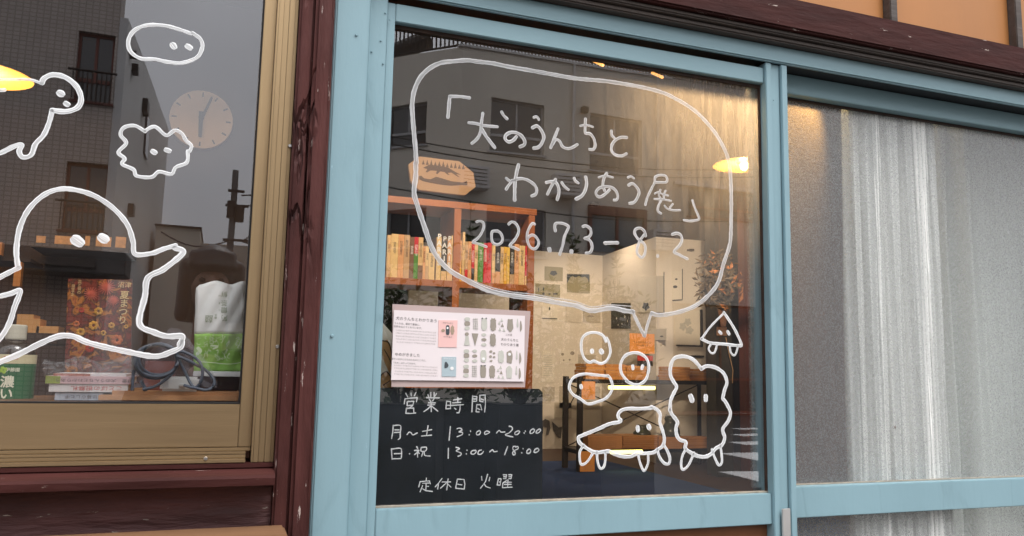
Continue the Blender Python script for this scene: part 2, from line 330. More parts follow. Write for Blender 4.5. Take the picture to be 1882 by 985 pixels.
def strokes(name, lst, Y, m, parent, ox=0, oy=0, s=1.0, thick=.0003, label=None, wob=.055):
    """lst: [(points, width)] in photo-crop pixels; each becomes a raised bead of paint on the plane y = Y"""
    g = G()
    for pts, w in lst:
        px = [(ox+x*s, oy+y*s) for x, y in pts]; wp = w*s
        if len(px) == 1: px = [(px[0][0], px[0][1]-wp*.12), (px[0][0]+wp*.1, px[0][1]+wp*.12)]
        px = smooth_line(px, 1.6); wp *= 1.03
        # to the plane
        q = [P(a, b, Y) for a, b in px]; sc = (q[0]-CAM).dot(Fv)/FOC
        d = [0]
        for i in range(1, len(q)): d.append(d[-1]+(q[i]-q[i-1]).length)
        tot = d[-1]; W2 = wp*sc/2
        n = len(q); ph = random.random()*10; K = 6
        cap = [(-1, .45), (-.7, .8)]
        rows = []
        t0 = (q[1]-q[0]).normalized(); t1 = (q[-1]-q[-2]).normalized()
        for a, b in ((-.85, .45), (-.5, .8)): rows.append((q[0]+t0*W2*a, t0, b, 0))
        for i in range(n):
            t = (q[min(i+1, n-1)]-q[max(i-1, 0)])
            t = t.normalized() if t.length > 1e-9 else t0
            ww = 1+wob*math.sin(d[i]*190+ph)+wob*.7*math.sin(d[i]*470+ph*2)
            rows.append((q[i], t, ww, d[i]))
        for a, b in ((.5, .8), (.85, .45)): rows.append((q[-1]+t1*W2*a, t1, b, tot))
        o = len(g.v)
        for c, t, ww, dd in rows:
            nrm = Vector((-t.z, 0, t.x))
            for k in range(K+1):
                a = -1+2*k/K; h = thick*(0 if k in (0, K) else 1)
                e = 1+random.uniform(-.03, .03) if k in (0, K) else 1
                p = c+nrm*W2*ww*a*e; g.v.append((p.x, Y-h, p.z)); g.uv[len(g.v)-1] = (a*.5+.5, dd*4+ph*3)
        for i in range(len(rows)-1):
            for k in range(K): a = o+i*(K+1)+k; g.f.append((a, a+1, a+K+2, a+K+1))
    # wind every face towards the street
    ff = []
    for f in g.f:
        a, b, c = (Vector(g.v[i]) for i in f[:3]); ff.append(f if (b-a).cross(c-a).y < 0 else f[::-1])
    g.f = ff
    o = put(name, g, m, parent)
    if label: o['label'] = label
    return o
# ================================================================== materials of the place
BLUE = mat('blue_paint', (.248, .385, .435), .42, var=.05, scale=5, stretch=(1, 1, .3), bump=.14, bscale=50, chips=((.36, .52, .58), .70, 60), crack=(9, .12))
BLUE2 = mat('blue_paint_header', (.243, .375, .42), .45, var=.06, scale=4, stretch=(.4, 1, 1), bump=.12, bscale=40)
BROWN = mat('old_brown_paint', (.078, .026, .023), .6, spec=.15, var=.5, scale=16, stretch=(1, 1, .16), bump=1.0, bscale=34, chips=((.42, .34, .31), .63, 75), crack=(26, .4))
BROWNH = mat('old_brown_paint_rail', (.052, .016, .014), .65, spec=.12, var=.4, scale=14, stretch=(.2, 1, 1), bump=.5, bscale=60, chips=((.42, .34, .30), .65, 80))
BROWND = mat('weathered_brown_board', (.075, .030, .029), .7, var=.5, scale=18, stretch=(.2, 1, 1), bump=1.0, bscale=50, chips=((.30, .28, .24), .655, 80))
BEAD = mat('grey_brown_moulding', (.075, .058, .05), .6, var=.3, scale=20, stretch=(.1, 1, 1), bump=.6, bscale=60, chips=((.5, .4, .33), .71, 30))
BRONZE = mat('bronze_aluminium', (.37, .26, .145), .38, metal=.75, var=.06, scale=3, stretch=(1, 1, 30), bump=.05, bscale=20)
BRONZEV = mat('bronze_aluminium_upright', (.37, .26, .145), .38, metal=.75, var=.06, scale=3, stretch=(30, 1, 1), bump=.05, bscale=20)
GASKET = mat('black_gasket', (.012, .011, .012), .5)
RUST = mat('dark_putty', (.05, .028, .02), .7, var=.4, scale=40)
PUTTYL = mat('aged_putty', (.36, .31, .25), .7, var=.3, scale=50)
OAK = mat('varnished_oak', (.20, .105, .055), .38, var=.25, scale=9, stretch=(.15, 1, 3), bump=.25, bscale=40)
ORANGEW = mat('orange_stained_board', (.43, .18, .055), .5, var=.10, scale=3, stretch=(1, 1, .4), bump=.05)
SHELFW = mat('orange_brown_shelf_wood', (.40, .13, .038), .4, var=.2, scale=10, stretch=(1, 1, .2))
DARKW = mat('dark_interior_wood', (.030, .016, .011), .5, var=.4, scale=6, stretch=(1, 1, .15))
REDW = mat('dark_red_wood', (.12, .032, .020), .4, var=.35, scale=6, stretch=(1.5, 1, .15))
GREYM = mat('blackened_steel', (.035, .028, .024), .45, metal=.4, var=.2)
STEEL = mat('brushed_steel', (.55, .55, .55), .3, metal=.9, var=.05)
WHITEW = mat('white_plaster', (.74, .68, .58), .7, var=.03, scale=2)
MARK = marker_mat('white_marker_paint', (.93, .94, .95), .12, .26)
MARKD = marker_mat('thin_white_marker_paint', (.76, .76, .77), .25, .38)
CHALK = mat('chalk_white', (.86, .87, .87), .8, var=.08, scale=200)

yJ, yA, yB, yH = -.045, -.022, .016, -.036
# ------------------------------------------------------------------ lines of the front, read once
xPost0 = xl(-.055, (550.7, 0), (535, 330), (517, 660)); xPost1 = xl(-.060, (617, 0), (600, 330), (583.5, 660), (567, 985))
xPostM = xl(-.060, (580, 0), (563, 330), (547, 660))
xJ1 = xl(yJ, (681, 0), (668, 330), (653, 660))
xA0 = xl(yA, (726.5, 0), (716, 330), (703, 660), (691, 938))           # left edge of the lettered pane
xA1 = xl(yA, (1405, 154), (1404, 330), (1413, 600), (1420, 905))       # right edge of that pane
xA2 = xl(yA, (1442, 116), (1446, 330), (1461, 985))
zA1 = zl(yA, (725, 38.5), (1404, 153.5)); zA0 = zl(yA, (691, 938), (1420, 905.7))
zHd0 = zl(yH, (797, 0), (1405, 110.5), (1882, 196)); zBead = zl(-.056, (1420, 75.4), (1882, 160.8))
zAm = zl(yA, (1420, 965), (1010, 985))
zB1 = zl(yB, (1443.5, 171.6), (1882, 241)); zB0 = zl(yB, (1458.5, 894), (1882, 880.7)); zBm = zl(yB, (1463, 952), (1882, 930))
xW = xl(-.012, (485.4, 0), (463.6, 330), (443.5, 660), (437, 740))      # right edge of the left pane
xW1 = xl(-.02, (510, 0), (490, 330), (470, 660)); zW0 = zl(-.012, (0, 739), (438, 738))
zWr = zl(-.02, (0, 827.4), (430, 821)); zWf = zl(-.035, (0, 859), (504.5, 849))
XL, XR = -1.3, 4.6                                                     # the front runs on past the frame on both sides
ZT = 3.4
print('pane', xA0, xA1, zA0, zA1, 'post', xPost0, xPost1, 'W', xW, zW0)

# ------------------------------------------------------------------ ground
AS = mat('asphalt', (.042, .042, .045), .85, var=.2, scale=30, bump=.4, bscale=300)
CONC = mat('pavement_concrete', (.12, .115, .11), .85, var=.15, scale=8, bump=.3, bscale=150)
g = G(); g.add([(-200, -200, 0), (200, -200, 0), (200, 60, 0), (-200, 60, 0)], [(0, 1, 2, 3)]); struct('road', g, AS)
g = G(); g.box(-14, 22, -3.0, -.02, -.2, .10); struct('pavement', g, CONC, bevel=.004)
g = G(); g.box(-14, 22, -3.15, -3.003, -.2, .13); struct('kerb', g, mat('kerb_stone', (.36, .35, .33), .8), bevel=.01)
PAINT = mat('road_paint', (.75, .75, .73), .7, var=.12, scale=20)
cx0 = RM(1330, 850, 12).x; 
zs = [(787, 790), (798, 802), (812, 818), (832, 846), (866, 884)]
def ground_hit(u, v):
    d = ray(u, v); t = (0.0-CAM.z)/d.z; p = CAM+d*t; return p
for i, (a, b) in enumerate(zs):
    y0 = ground_hit(1390, a).y; y1 = ground_hit(1390, b).y; x0 = ground_hit(1352, (a+b)/2).x; x1 = ground_hit(1560, (a+b)/2).x
    g = G(); g.box(x0, x1, -y0, -y1, .0, .004); struct('crosswalk_stripe' if i == 0 else 'crosswalk_stripe.%03d' % i, g, PAINT)

# ================================================================== the shop front
front = thing('shop_front', 'old timber shop front with worn brown posts and blue painted door frame', 'shop front', (0, 0, 0))
def fp(name, m, *boxes, bevel=.0015, label=None, parent=None):
    g = G()
    for b in boxes: g.box(*b)
    o = put(name, g, m, parent or front, bevel=bevel)
    if label: o['label'] = label
    return o
# brown post with its worn edge strip
fp('post', BROWN, (xPost0, xPostM, -.055, .08, .1, ZT), bevel=.004)
g = G(); xs = [xPostM, xPostM+.006, xPost1-.006, xPost1]
g.prism([(0, 0), (0, 0), (0, 0)], 0, 0) if False else None
fp('post_cover_strip', BROWN, (xPostM+.0006, xPost1, -.066, .08, .1, ZT), bevel=.006)
# blue jamb
fp('door_jamb', BLUE, (xPost1+.0006, xJ1, yJ, .08, .1, zBead), label='wide blue door jamb beside the brown post', bevel=.003)
fp('jamb_strip', BLUE, (xPost1+.006, xPost1+.009, yJ-.0025, yJ-.0005, .1, zBead), bevel=.0008)
fp('track_shade_board', GASKET, (xJ1+.001, XR, -.0235, .085, zHd0+.003, zBead))  # black board gives the shade under the header as colour
fp('door_header', BLUE2, (xJ1+.0006, XR, yH, -.024, zHd0, zBead), label='blue header board above the sliding doors', bevel=.003)
# brown beam and its mouldings
zB_a = zl(-.078, (1483.6, 0), (1882, 88.8)); zB_b = zl(-.078, (1420, 45), (1882, 137.4)); zB_c = zl(-.066, (1420, 60), (1882, 149))
fp('beam', BROWNH, (xPost1-.02, XR, -.078, .08, zB_b, zB_a), label='wide brown beam with flaking paint along its top edge', bevel=.004)
fp('beam_moulding', BEAD, (xPost1+.001, XR, -.066, .08, zB_c, zB_b-.0006), bevel=.003)
fp('beam_moulding', BEAD, (xPost1+.001, XR, -.056, .08, zBead+.0004, zB_c-.0006), bevel=.003)
# boarded transom over the beam
xm = [xl(-.03, (1641, 15)), xl(-.03, (1871, 40))]; st = xm[1]-xm[0]
k = 0; xs = [xm[0]-st*i for i in range(8, 0, -1)]+xm+[xm[1]+st*i for i in range(1, 8)]
for i in range(len(xs)-1):
    if xs[i+1] < xPost1 or xs[i] > XR: continue
    fp('transom_board', ORANGEW, (xs[i]+.012, xs[i+1]-.012, -.012, .02, zB_a-.01, ZT), bevel=.001)
    fp('transom_muntin', BEAD, (xs[i]-.0115, xs[i]+.0115, -.034, .03, zB_a+.0004, ZT), bevel=.002)
# closing boards above and below, seen only by the light
fp('wall_board', BROWND, (XL-.6, xPost0-.0006, -.02, .1, zA1+.55, ZT), bevel=0)

# ------------------------------------------------------------------ left bronze window
win = thing('aluminium_window', 'bronze aluminium shop window with white animal doodles, beside the brown post', 'window', ((XL+xW)/2, -.01, zWf))
WG = glass('left_pane_glass', F0=.148, wave=.012, dust=.012)
zWt = zA1+.5
lp = fp('glass_pane', WG, (XL, xW+.004, -.0035, 0, zW0-.004, zWt), parent=win, bevel=0)
g = G(); g.box(xW, xW+.0028, -.0135, .004, zW0, zWt); g.box(XL, xW+.0028, -.0135, .004, zW0-.0028, zW0-.0002); put('gasket', g, GASKET, win)
fp('sash_bottom_rail', BRONZE, (XL, xW+.0026, -.020, .02, zWr, zW0-.003), parent=win, bevel=.001)
fp('sash_stile', BRONZEV, (xW+.003, xW1, -.0215, .02, zWr, zWt), parent=win, bevel=.001)
xr = [xl(-.035, (515, 0), (495, 330)), xl(-.035, (524, 0), (504, 330)), xl(-.035, (534, 0), (515, 330)), xl(-.035, (543, 0), (527, 330)), xPost0-.0008]
prev = xW1+.0006
for i, x in enumerate(xr):
    fp('frame_ridge', BRONZEV, (prev, x-.0003, -.031-.0022*(i % 2)-(.003 if i == 0 else 0), .05, zWf, zWt), parent=win, bevel=.0007); prev = x
zz = [zWr-.0008, zWr-(zWr-zWf)*.28, zWr-(zWr-zWf)*.48, zWr-(zWr-zWf)*.72, zWf]
for i in range(4):
    fp('sill_ridge', BRONZE, (XL, xW1-.0004 if i == 0 else xr[0]-.012, -.024-.004*i-.002*(i % 2), .05, zz[i+1]+.0003, zz[i]), parent=win, bevel=.001)
def screw(u, v, Y, parent, r=.0035, m=None):
    p = P(u, v, Y); g = G(); n = 12
    g.v = [(p.x+r*math.cos(2*math.pi*k/n), p.y, p.z+r*math.sin(2*math.pi*k/n)) for k in range(n)]+[(p.x+r*.7*math.cos(2*math.pi*k/n), p.y-.0018, p.z+r*.7*math.sin(2*math.pi*k/n)) for k in range(n)]
    g.f = [(k, (k+1) % n, n+(k+1) % n, n+k) for k in range(n)]+[tuple(range(n, 2*n))]
    put('screw', g, m or STEEL, parent)
for u, v in ((533, 268), (510, 637)): screw(u, v, -.0345, win)
screw(378, 843, -.0375, win)

# sill and panel under the left window
zs1 = zl(-.075, (0, 884), (530, 872)); zs0 = zl(-.085, (0, 904.5), (530.8, 892)); zs2 = zl(-.04, (0, 868), (532, 862))
g = G(); g.prism([(0, 0)]*3, 0, 0) if False else None
o = G()
o.v = [(XL, -.03, zs2), (XL, -.080, zs1), (XL, -.085, zs1-.004), (XL, -.085, zs0), (XL, .05, zs0), (XL, .05, zs2)]
o.v += [(xPost0-.0006, y, z) for _, y, z in o.v[:6]]
o.f = [(0, 1, 2, 3, 4, 5), (11, 10, 9, 8, 7, 6)]+[(i, i+6, (i+1) % 6+6, (i+1) % 6) for i in range(6)]
put('window_sill', o, BROWNH, front)['label'] = 'flaking brown sill under the bronze window'
fp('sill_fillet', BROWNH, (XL, xPost0-.001, -.038, .04, zs2+.0005, zWf-.0008), bevel=.001)
fp('lower_board', BROWND, (XL, xPost0-.0006, -.04, .05, .1, zs0-.001), bevel=.001)
# oak bench top
pz = zl(-.24, (66.6, 985), (525, 964)); px1 = P(545, 985, -.3).x
b = thing('bench', 'varnished oak bench top below the brown window sill', 'bench', ((XL+px1)/2, -.2, .1))
zbt = zl(-.045, (180, 973.0), (525, 962))
g = G(); x2 = P(522, 962, -.06).x; g.box(XL, x2, -.36, -.062, zbt-.03, zbt); put('bench_top', g, OAK, b, bevel=.004)
for x in (XL+.1, x2-.12):
    g = G(); g.box(x, x+.05, -.33, -.28, .1, zbt-.031); put('leg', g, OAK, b, bevel=.003)
    g = G(); g.box(x, x+.05, -.13, -.08, .1, zbt-.031); put('leg', g, OAK, b, bevel=.003)

# ------------------------------------------------------------------ sliding door A (lettered)
doorA = thing('sliding_door', 'blue sliding door whose clear pane carries the handwritten speech bubble', 'sliding door', ((xA0+xA1)/2, yA, .12))
st_c = (P(1290, 160, 0))
GA = glass('door_pane_glass', F0=.148, wave=.010, dust=.012, glow_dust=(tuple(P(1330, 225, 0)-Vector(((xA0+xA1)/2, yA, .12))), .42, .30))
pane = fp('glass_pane', GA, (xA0-.004, xA1+.004, -.003, 0, zA0-.004, zA1+.004), parent=doorA, bevel=0)
fp('top_rail', BLUE2, (xA0, xA1, yA, .015, zA1, zHd0-.012), parent=doorA, bevel=.0015)
xs0 = xJ1+.0006; 
fp('left_stile', BLUE, (xs0, xs0+(xA0-xs0)*.68, yA-.006, .015, .12, zHd0-.0045), parent=doorA, bevel=.002)
fp('stile_bead', BLUE, (xs0+(xA0-xs0)*.68+.0006, xA0-.0004, yA+.001, .015, .12, zHd0-.012), parent=doorA, bevel=.001)
wS = xA2-xA1
fp('right_stile', BLUE, (xA1+wS*.30, xA1+wS*.70, yA-.002, .015, .12, zHd0-.001), parent=doorA, bevel=.001)
fp('stile_bead', BLUE, (xA1+.0004, xA1+wS*.28, yA-.007, .014, .12, zHd0-.001), parent=doorA, bevel=.0015)
fp('stile_bead', BLUE, (xA1+wS*.72, xA2, yA-.009, .014, .12, zHd0-.001), parent=doorA, bevel=.0015)
fp('middle_rail', BLUE, (xA0, xA1, yA, .015, zAm, zA0), parent=doorA, bevel=.0015, label='blue rail under the lettered pane')
g = G(); g.box(xA0, xA1, -.0095, -.004, zA1-.0075, zA1-.0004); g.box(xA1-.004, xA1-.0004, -.0095, -.004, zA0, zA1-.008); put('putty_line', g, RUST, doorA)
g = G(); g.box(xA0, xA1, -.0105, -.004, zA0+.0004, zA0+.0035); put('putty_line', g, PUTTYL, doorA)
fp('lower_panel', mat('lower_door_panel', (.20, .075, .03), .4, var=.3, scale=8), (xA0, xA1, -.004, .006, .14, zAm-.004), parent=doorA, bevel=0)
# lock plate on the stile
g = G(); a = P(1437, 935, yA-.012); c = P(1453, 990, yA-.012); g.box(a.x, c.x, yA-.014, yA-.0096, c.z-.05, a.z); put('lock_plate', g, mat('pale_steel_plate', (.62, .60, .58), .35, metal=.6), doorA, bevel=.001)
for u, v in ((655, 64), (610, 617)): screw(u, v, yJ-.001, front, .0028, BLUE)
for u, v in ((683, 95), (708, 24), (716, 36), (661, 143), (1422, 184), (700, 75), (704, 117)): screw(u, v, yA-.0065, doorA, .0018, BLUE)

# ------------------------------------------------------------------ sliding door B (pattern glass)
GB = pattern_glass('hammered_glass')
xB0 = P(1381, 600, .055).x; xB1 = xB0+ (P(1408, 600, .055).x-xB0)
doorB = thing('sliding_door', 'blue sliding door with frosted hammered glass and a pale curtain behind it', 'sliding door', ((xB0+XR)/2, yB, .12))
XBR = xA2+1.15
fp('glass_pane', GB, (xA1, XBR, .044, .048, zB0-.004, zB1+.004), parent=doorB, bevel=0, label='hammered frosted pane, tall upper one')
fp('glass_pane', GB, (xA1, XBR, .044, .048, .5, zBm+.004), parent=doorB, bevel=0, label='hammered frosted pane below the blue rail')
zBt = zl(yB, (1443, 131), (1882, 206))
fp('top_rail', BLUE2, (xB0, XBR, yB, .06, zB1, zHd0+.002), parent=doorB, bevel=.0015)
fp('middle_rail', BLUE, (xB0, XBR, yB, .06, zBm, zB0), parent=doorB, bevel=.0015)
fp('left_stile', BLUE, (xB0, xA1+.02, yB+.006, .06, .12, zB1-.0005), parent=doorB, bevel=.002, label='grey blue stile seen through the edge of the lettered pane')
fp('right_stile', BLUE, (XBR, XBR+.05, yB, .06, .12, zHd0+.002), parent=doorB, bevel=.002)
g = G(); g.box(xA2+.0, XBR, .038, .0435, zB1-.006, zB1-.0004); put('putty_line', g, RUST, doorB)
g = G(); g.box(xA2, XBR, .038, .0435, zB0+.0004, zB0+.003); put('putty_line', g, PUTTYL, doorB)
fp('door_jamb', BLUE, (XBR+.051, XBR+.14, yJ, .08, .1, zHd0-.001), bevel=.003)
fp('wall_board', BROWND, (XBR+.141, XR, -.02, .08, .1, zHd0-.001), bevel=0)
# dead insect on the hammered glass
pI = P(1645, 785, .043); g = G(); g.ball(pI, .0016, .0012, .0028, 8, 6)
for k in range(6):
    a = -1.2+k*.5; g.tube([pI, pI+Vector((.004*math.cos(a*2), -.0004, .004*math.sin(a*2))), pI+Vector((.006*math.cos(a*2), 0, .0055*math.sin(a*2)-.001))], .0003, 4)
put('insect', g, mat('insect_brown', (.08, .03, .02), .5), None, label='small brown insect on the frosted glass in front of the curtain', category='insect')

# ================================================================== curtain
def curtain(name, label, pts, Y, m, z0, z1, amp, group=None):
    g = G(); cols = []
    for i, (x, dy) in enumerate(pts): cols.append((x, Y+dy))
    nz_ = 24; n = len(cols)
    for j in range(nz_+1):
        t = j/nz_; z = z0+(z1-z0)*t
        for i, (x, y) in enumerate(cols):
            g.v.append((x+amp*(1-t)*(i/n-.5)+.004*math.sin(t*9+i*.4), y+.003*math.sin(t*7+i), z))
    for j in range(nz_):
        for i in range(n-1): a = j*n+i; g.f.append((a, a+1, a+n+1, a+n))
    o = put(name, g, m, None, smooth=True, label=label, category='curtain')
    if group: o['group'] = group
    sm = o.modifiers.new('thickness', 'SOLIDIFY'); sm.thickness = .002
    return o
def fold(x0, x1, n, amp, seed=0, sharp=1.0, flat=0):
    rnd = random.Random(seed); out = []; N_ = 90
    for i in range(N_+1):
        t = i/N_; out.append((x0+(x1-x0)*t, amp*math.sin(2*math.pi*n*t+rnd.random()*.02)*(1 if t > flat else .25)+amp*.28*math.sin(2*math.pi*n*2.3*t+seed)))
    return out
CURT = mat('off_white_curtain', (.95, .94, .91), .85, var=.03, scale=90, bump=.1, bscale=300)
CURT2 = mat('greenish_curtain', (.80, .82, .78), .85, var=.03, scale=90, bump=.1, bscale=300)
c0, c1, c2 = P(1548, 600, .12).x, P(1690, 600, .12).x, P(2150, 600, .2).x
def folds(u0, u1, tubes, Y, depth, n=150):
    # tubes: (centre u, half width u, depth factor) - each fold bulges towards the glass
    out = []
    for i in range(n+1):
        u = u0+(u1-u0)*i/n; d = 0
        for cu_, hw, k in tubes:
            t = abs(u-cu_)/hw
            if t < 1: d = max(d, k*(1-t**3)**.7)
        out.append((P(u, 600, Y).x, -depth*d))
    return out
curtain('curtain', 'gathered off-white curtain in bright folds behind the frosted glass', folds(1548, 1708, ((1559, 12, .8), (1588, 17, 1), (1623, 17, .9), (1666, 27, 1.05), (1703, 9, .6)), .108, .058, 240), .108, CURT, .35, zB1+.35, .035)
c15 = P(1600, 600, .2).x
pp = folds(1600, 2150, ((1722, 11, .7), (1750, 14, 1.1), (1795, 24, .5), (1860, 60, .3), (1985, 60, .8), (2090, 50, .7)), .27, .07, 260)
curtain('curtain', 'greenish grey curtain hanging nearly flat at the right edge', pp, .27, CURT2, .35, zB1+.35, .02)
g = G(); g.tube([(c0-.05, .16, zB1+.37), (c2+.1, .16, zB1+.37)], .008, 10); put('curtain_rod', g, GREYM, None, label='dark curtain rod above the frosted door', category='curtain rod')

# ================================================================== the room
ZF = .35
XW0, XW1, YW = -2.2, 9.0, 9.5
FLO = mat('dark_floor_board', (.10, .055, .035), .45, var=.3, scale=6, stretch=(1, .1, 1))
g = G(); g.box(XW0, XW1, .62, YW, .1, ZF); struct('shop_floor', g, FLO)
g = G(); g.box(XW0, XW1, .09, .619, .05, .12); struct('entry_floor', g, CONC)
g = G(); g.box(XW0, XW1, .1, YW, 3.05, 3.15); struct('ceiling', g, DARKW)
g = G(); g.box(XW0-.1, XW0-.001, .1, YW, 0, 3.15); struct('side_wall', g, DARKW)
g = G(); g.box(XW1+.001, XW1+.1, .1, YW, 0, 3.15); struct('side_wall.001', g, DARKW)
g = G(); g.box(XW0, XW1, YW, YW+.1, 0, 3.15); struct('back_wall', g, DARKW)
g = G(); g.box(XL-.9, XL, -.02, .1, 0, 3.4); g.box(XR, 9.1, -.02, .1, 0, 3.4); struct('outer_wall', g, BROWND)
# backing between window room and shop (dark partition behind the posts)
g = G(); xq = P(560, 500, .4).x; g.box(xq, xq+.04, .12, 1.1, ZF, 3.0); struct('inner_partition', g, DARKW)
# dark panelled wall of the left room
xq0, xq1 = P(-120, 400, 2.6).x, P(640, 400, 2.6).x
g = G(); g.box(XW0, xq1, 2.7, 2.8, ZF, 3.05); struct('left_room_wall', g, mat('umber_panel_wall', (.040, .018, .014), .5, var=.3, scale=5))
# roof slab over the room so that no sky gets in
g = G(); g.box(XW0-.1, XW1+.1, .1, YW+.1, 3.2, 3.4); struct('roof', g, DARKW)
# ================================================================== drawings on the glass
SK = {
'k_open': (740, 90, .2132, [([(390, 590), (398, 500), (406, 412)], 30), ([(404, 410), (490, 410), (578, 422)], 28)]),
'l1a': (850, 160, .16244, [([(70, 405), (150, 412), (240, 435), (395, 450)], 34), ([(230, 295), (215, 400), (205, 500), (170, 580), (105, 640)], 34), ([(222, 480), (270, 560), (365, 685)], 38), ([(442, 280), (465, 320), (505, 360)], 34),
   ([(610, 560), (575, 600), (525, 620), (485, 590), (490, 545), (540, 515), (600, 515), (660, 545), (700, 600), (700, 650), (650, 675)], 38), ([(805, 345), (840, 335), (865, 370)], 30), ([(790, 462), (840, 440), (885, 480), (920, 560), (900, 630), (860, 680), (805, 692)], 38)]),
'l1b': (1000, 180, .14218, [([(180, 400), (140, 500), (85, 645)], 40), ([(110, 600), (150, 540), (200, 560), (240, 630), (310, 655), (375, 635), (430, 600)], 38), ([(465, 362), (540, 350), (632, 375)], 28), ([(535, 270), (530, 380), (535, 455), (590, 462), (640, 520), (660, 610), (635, 665), (585, 665)], 38),
   ([(870, 425), (875, 480), (910, 520)], 36), ([(1070, 512), (1000, 510), (930, 540), (880, 600), (872, 680), (920, 735), (1000, 750), (1065, 720)], 38)]),
'l2a': (910, 290, .11167, [([(385, 115), (350, 260), (325, 420), (320, 700)], 58), ([(180, 335), (245, 385), (290, 370)], 45), ([(285, 375), (225, 450), (180, 520)], 48), ([(310, 372), (370, 347), (460, 345), (560, 380), (650, 450), (685, 530), (665, 600), (600, 630)], 50),
   ([(840, 408), (900, 395), (990, 400), (1040, 480), (1050, 580), (1020, 690)], 52), ([(995, 355), (930, 460), (860, 600)], 50), ([(1095, 405), (1140, 470), (1205, 525)], 46), ([(1300, 330), (1320, 380), (1370, 415)], 46), ([(1490, 315), (1505, 420), (1480, 540), (1420, 630), (1330, 680)], 55)]),
'l2b': (1080, 300, .12182, [([(165, 215), (260, 190), (380, 215)], 32), ([(290, 150), (245, 230), (230, 340), (260, 420)], 44), ([(330, 400), (270, 460), (200, 505), (145, 495), (125, 440), (170, 380), (250, 355), (350, 360), (420, 410), (455, 490), (440, 550), (395, 555)], 42),
   ([(605, 215), (655, 200), (700, 230)], 34), ([(615, 335), (670, 305), (730, 350), (775, 430), (750, 520), (700, 590), (630, 605)], 44), ([(870, 630), (900, 520), (960, 390), (1010, 290), (1020, 210), (1090, 180), (1170, 190), (1200, 235), (1185, 285), (1100, 290), (1030, 290)], 38),
   ([(1010, 462), (1060, 440), (1130, 465), (1215, 490)], 28), ([(1100, 400), (1075, 480), (1110, 540)], 32), ([(1175, 415), (1150, 480), (1150, 540)], 32), ([(1005, 540), (1130, 545), (1260, 570)], 32), ([(1110, 560), (1070, 640), (1060, 720), (1110, 760)], 36),
   ([(1160, 640), (1210, 690), (1300, 710), (1400, 708)], 32), ([(1285, 615), (1240, 670)], 32), ([(1580, 560), (1620, 680), (1672, 800), (1674, 850), (1550, 872), (1450, 858)], 38)]),
'l3a': (860, 390, .11158, [([(140, 160), (200, 145), (255, 180), (260, 250), (220, 350), (150, 440), (80, 492), (150, 515), (230, 540), (305, 572)], 42), ([(480, 310), (400, 320), (390, 420), (410, 500), (480, 535), (550, 500), (570, 430), (540, 350), (480, 305)], 45),
   ([(670, 200), (720, 160), (790, 190), (835, 280), (820, 370), (760, 470), (690, 550), (760, 585), (835, 620)], 46), ([(1100, 200), (1060, 185), (1000, 280), (975, 380), (985, 490), (1030, 580), (1100, 605), (1155, 550), (1160, 470), (1100, 390), (1040, 380), (980, 430)], 44), ([(1340, 605), (1345, 630)], 75),
   ([(1440, 310), (1430, 240), (1450, 185), (1560, 185), (1650, 230), (1640, 290), (1590, 400), (1560, 550), (1510, 700)], 48), ([(1705, 635), (1705, 665)], 62)]),
'l3b': (1060, 400, .1169, [([(95, 140), (150, 130), (215, 180), (220, 260), (180, 310), (120, 325), (190, 345), (230, 400), (240, 480), (210, 545), (145, 560)], 46), ([(440, 400), (540, 395), (645, 395)], 55), ([(1085, 290), (1060, 210), (1000, 165), (930, 180), (910, 240), (950, 320), (1010, 370), (1070, 430), (1080, 510), (1060, 590), (1020, 625), (960, 580), (945, 510), (970, 420), (1000, 350), (1060, 270)], 44),
   ([(1275, 592), (1270, 615)], 45), ([(1500, 265), (1570, 245), (1630, 270), (1655, 340), (1620, 430), (1530, 535), (1600, 578), (1740, 650)], 46)]),
}
Yo = -.0036
def sk(name, keys, m, parent, label, Y=Yo):
    lst = []
    for k in keys:
        ox, oy, s, ll = SK[k]; lst += [([(ox+x*s, oy+y*s) for x, y in p], w*s) for p, w in ll]
    return strokes(name, lst, Y, m, parent, label=label)
sk('marker_lettering', ('k_open', 'l1a', 'l1b'), MARKD, pane, 'first handwritten line of the exhibition title')
sk('marker_lettering', ('l2a', 'l2b'), MARKD, pane, 'second handwritten line of the title with closing bracket')
sk('marker_lettering', ('l3a', 'l3b'), MARKD, pane, 'handwritten dates 2026.7.3 - 8.2')
bub = [(765.2, 300), (763.4, 271), (760.3, 239), (758.1, 209), (757.5, 192), (761.3, 167), (772, 143), (789, 126), (810.4, 115.6), (836, 112.4), (859.4, 110.7), (876.4, 113), (906.3, 116.6), (931.9, 122), (974.5, 129.4), (1017, 137), (1060, 144.3),
       (1127, 151), (1204, 166), (1244, 182.6), (1277.8, 204.4), (1301, 227.8), (1321, 254.6), (1338, 291.4), (1343, 330), (1344, 380), (1343, 433), (1340, 454), (1329.6, 485.6), (1321.7, 514.6), (1308.5, 535.8), (1282, 559.5), (1250.4, 572.7), (1213.4, 579.3), (1197.6, 575.4)]
bub2 = [(764, 300), (764, 323), (761, 354), (767, 377), (779.8, 416), (797, 462), (822, 493), (854, 513), (896, 533), (939, 543), (981, 548), (1013, 554), (1041, 559), (1060, 562), (1087, 571), (1124, 566.3), (1150, 571.4), (1164, 573)]
strokes('speech_bubble', [(bub, 8.2), (bub2, 9.0), ([(1162, 571), (1168.6, 586), (1184, 617)], 6.5), ([(1197, 576), (1190, 597), (1185, 618)], 5.5)], Yo, MARKD, pane, label='large rounded speech bubble outline')
strokes('speech_bubble', [([(850, 508), (896, 526), (939, 536.5), (981, 541), (1013, 547), (1041, 551), (1060, 555), (1087, 564), (1120, 560.5), (1160, 563)], 1.8)], Yo, MARKD, pane, label='thin painted reflection above the lower edge of the bubble')  # reflection of the bubble's lower edge, drawn as a thin stroke
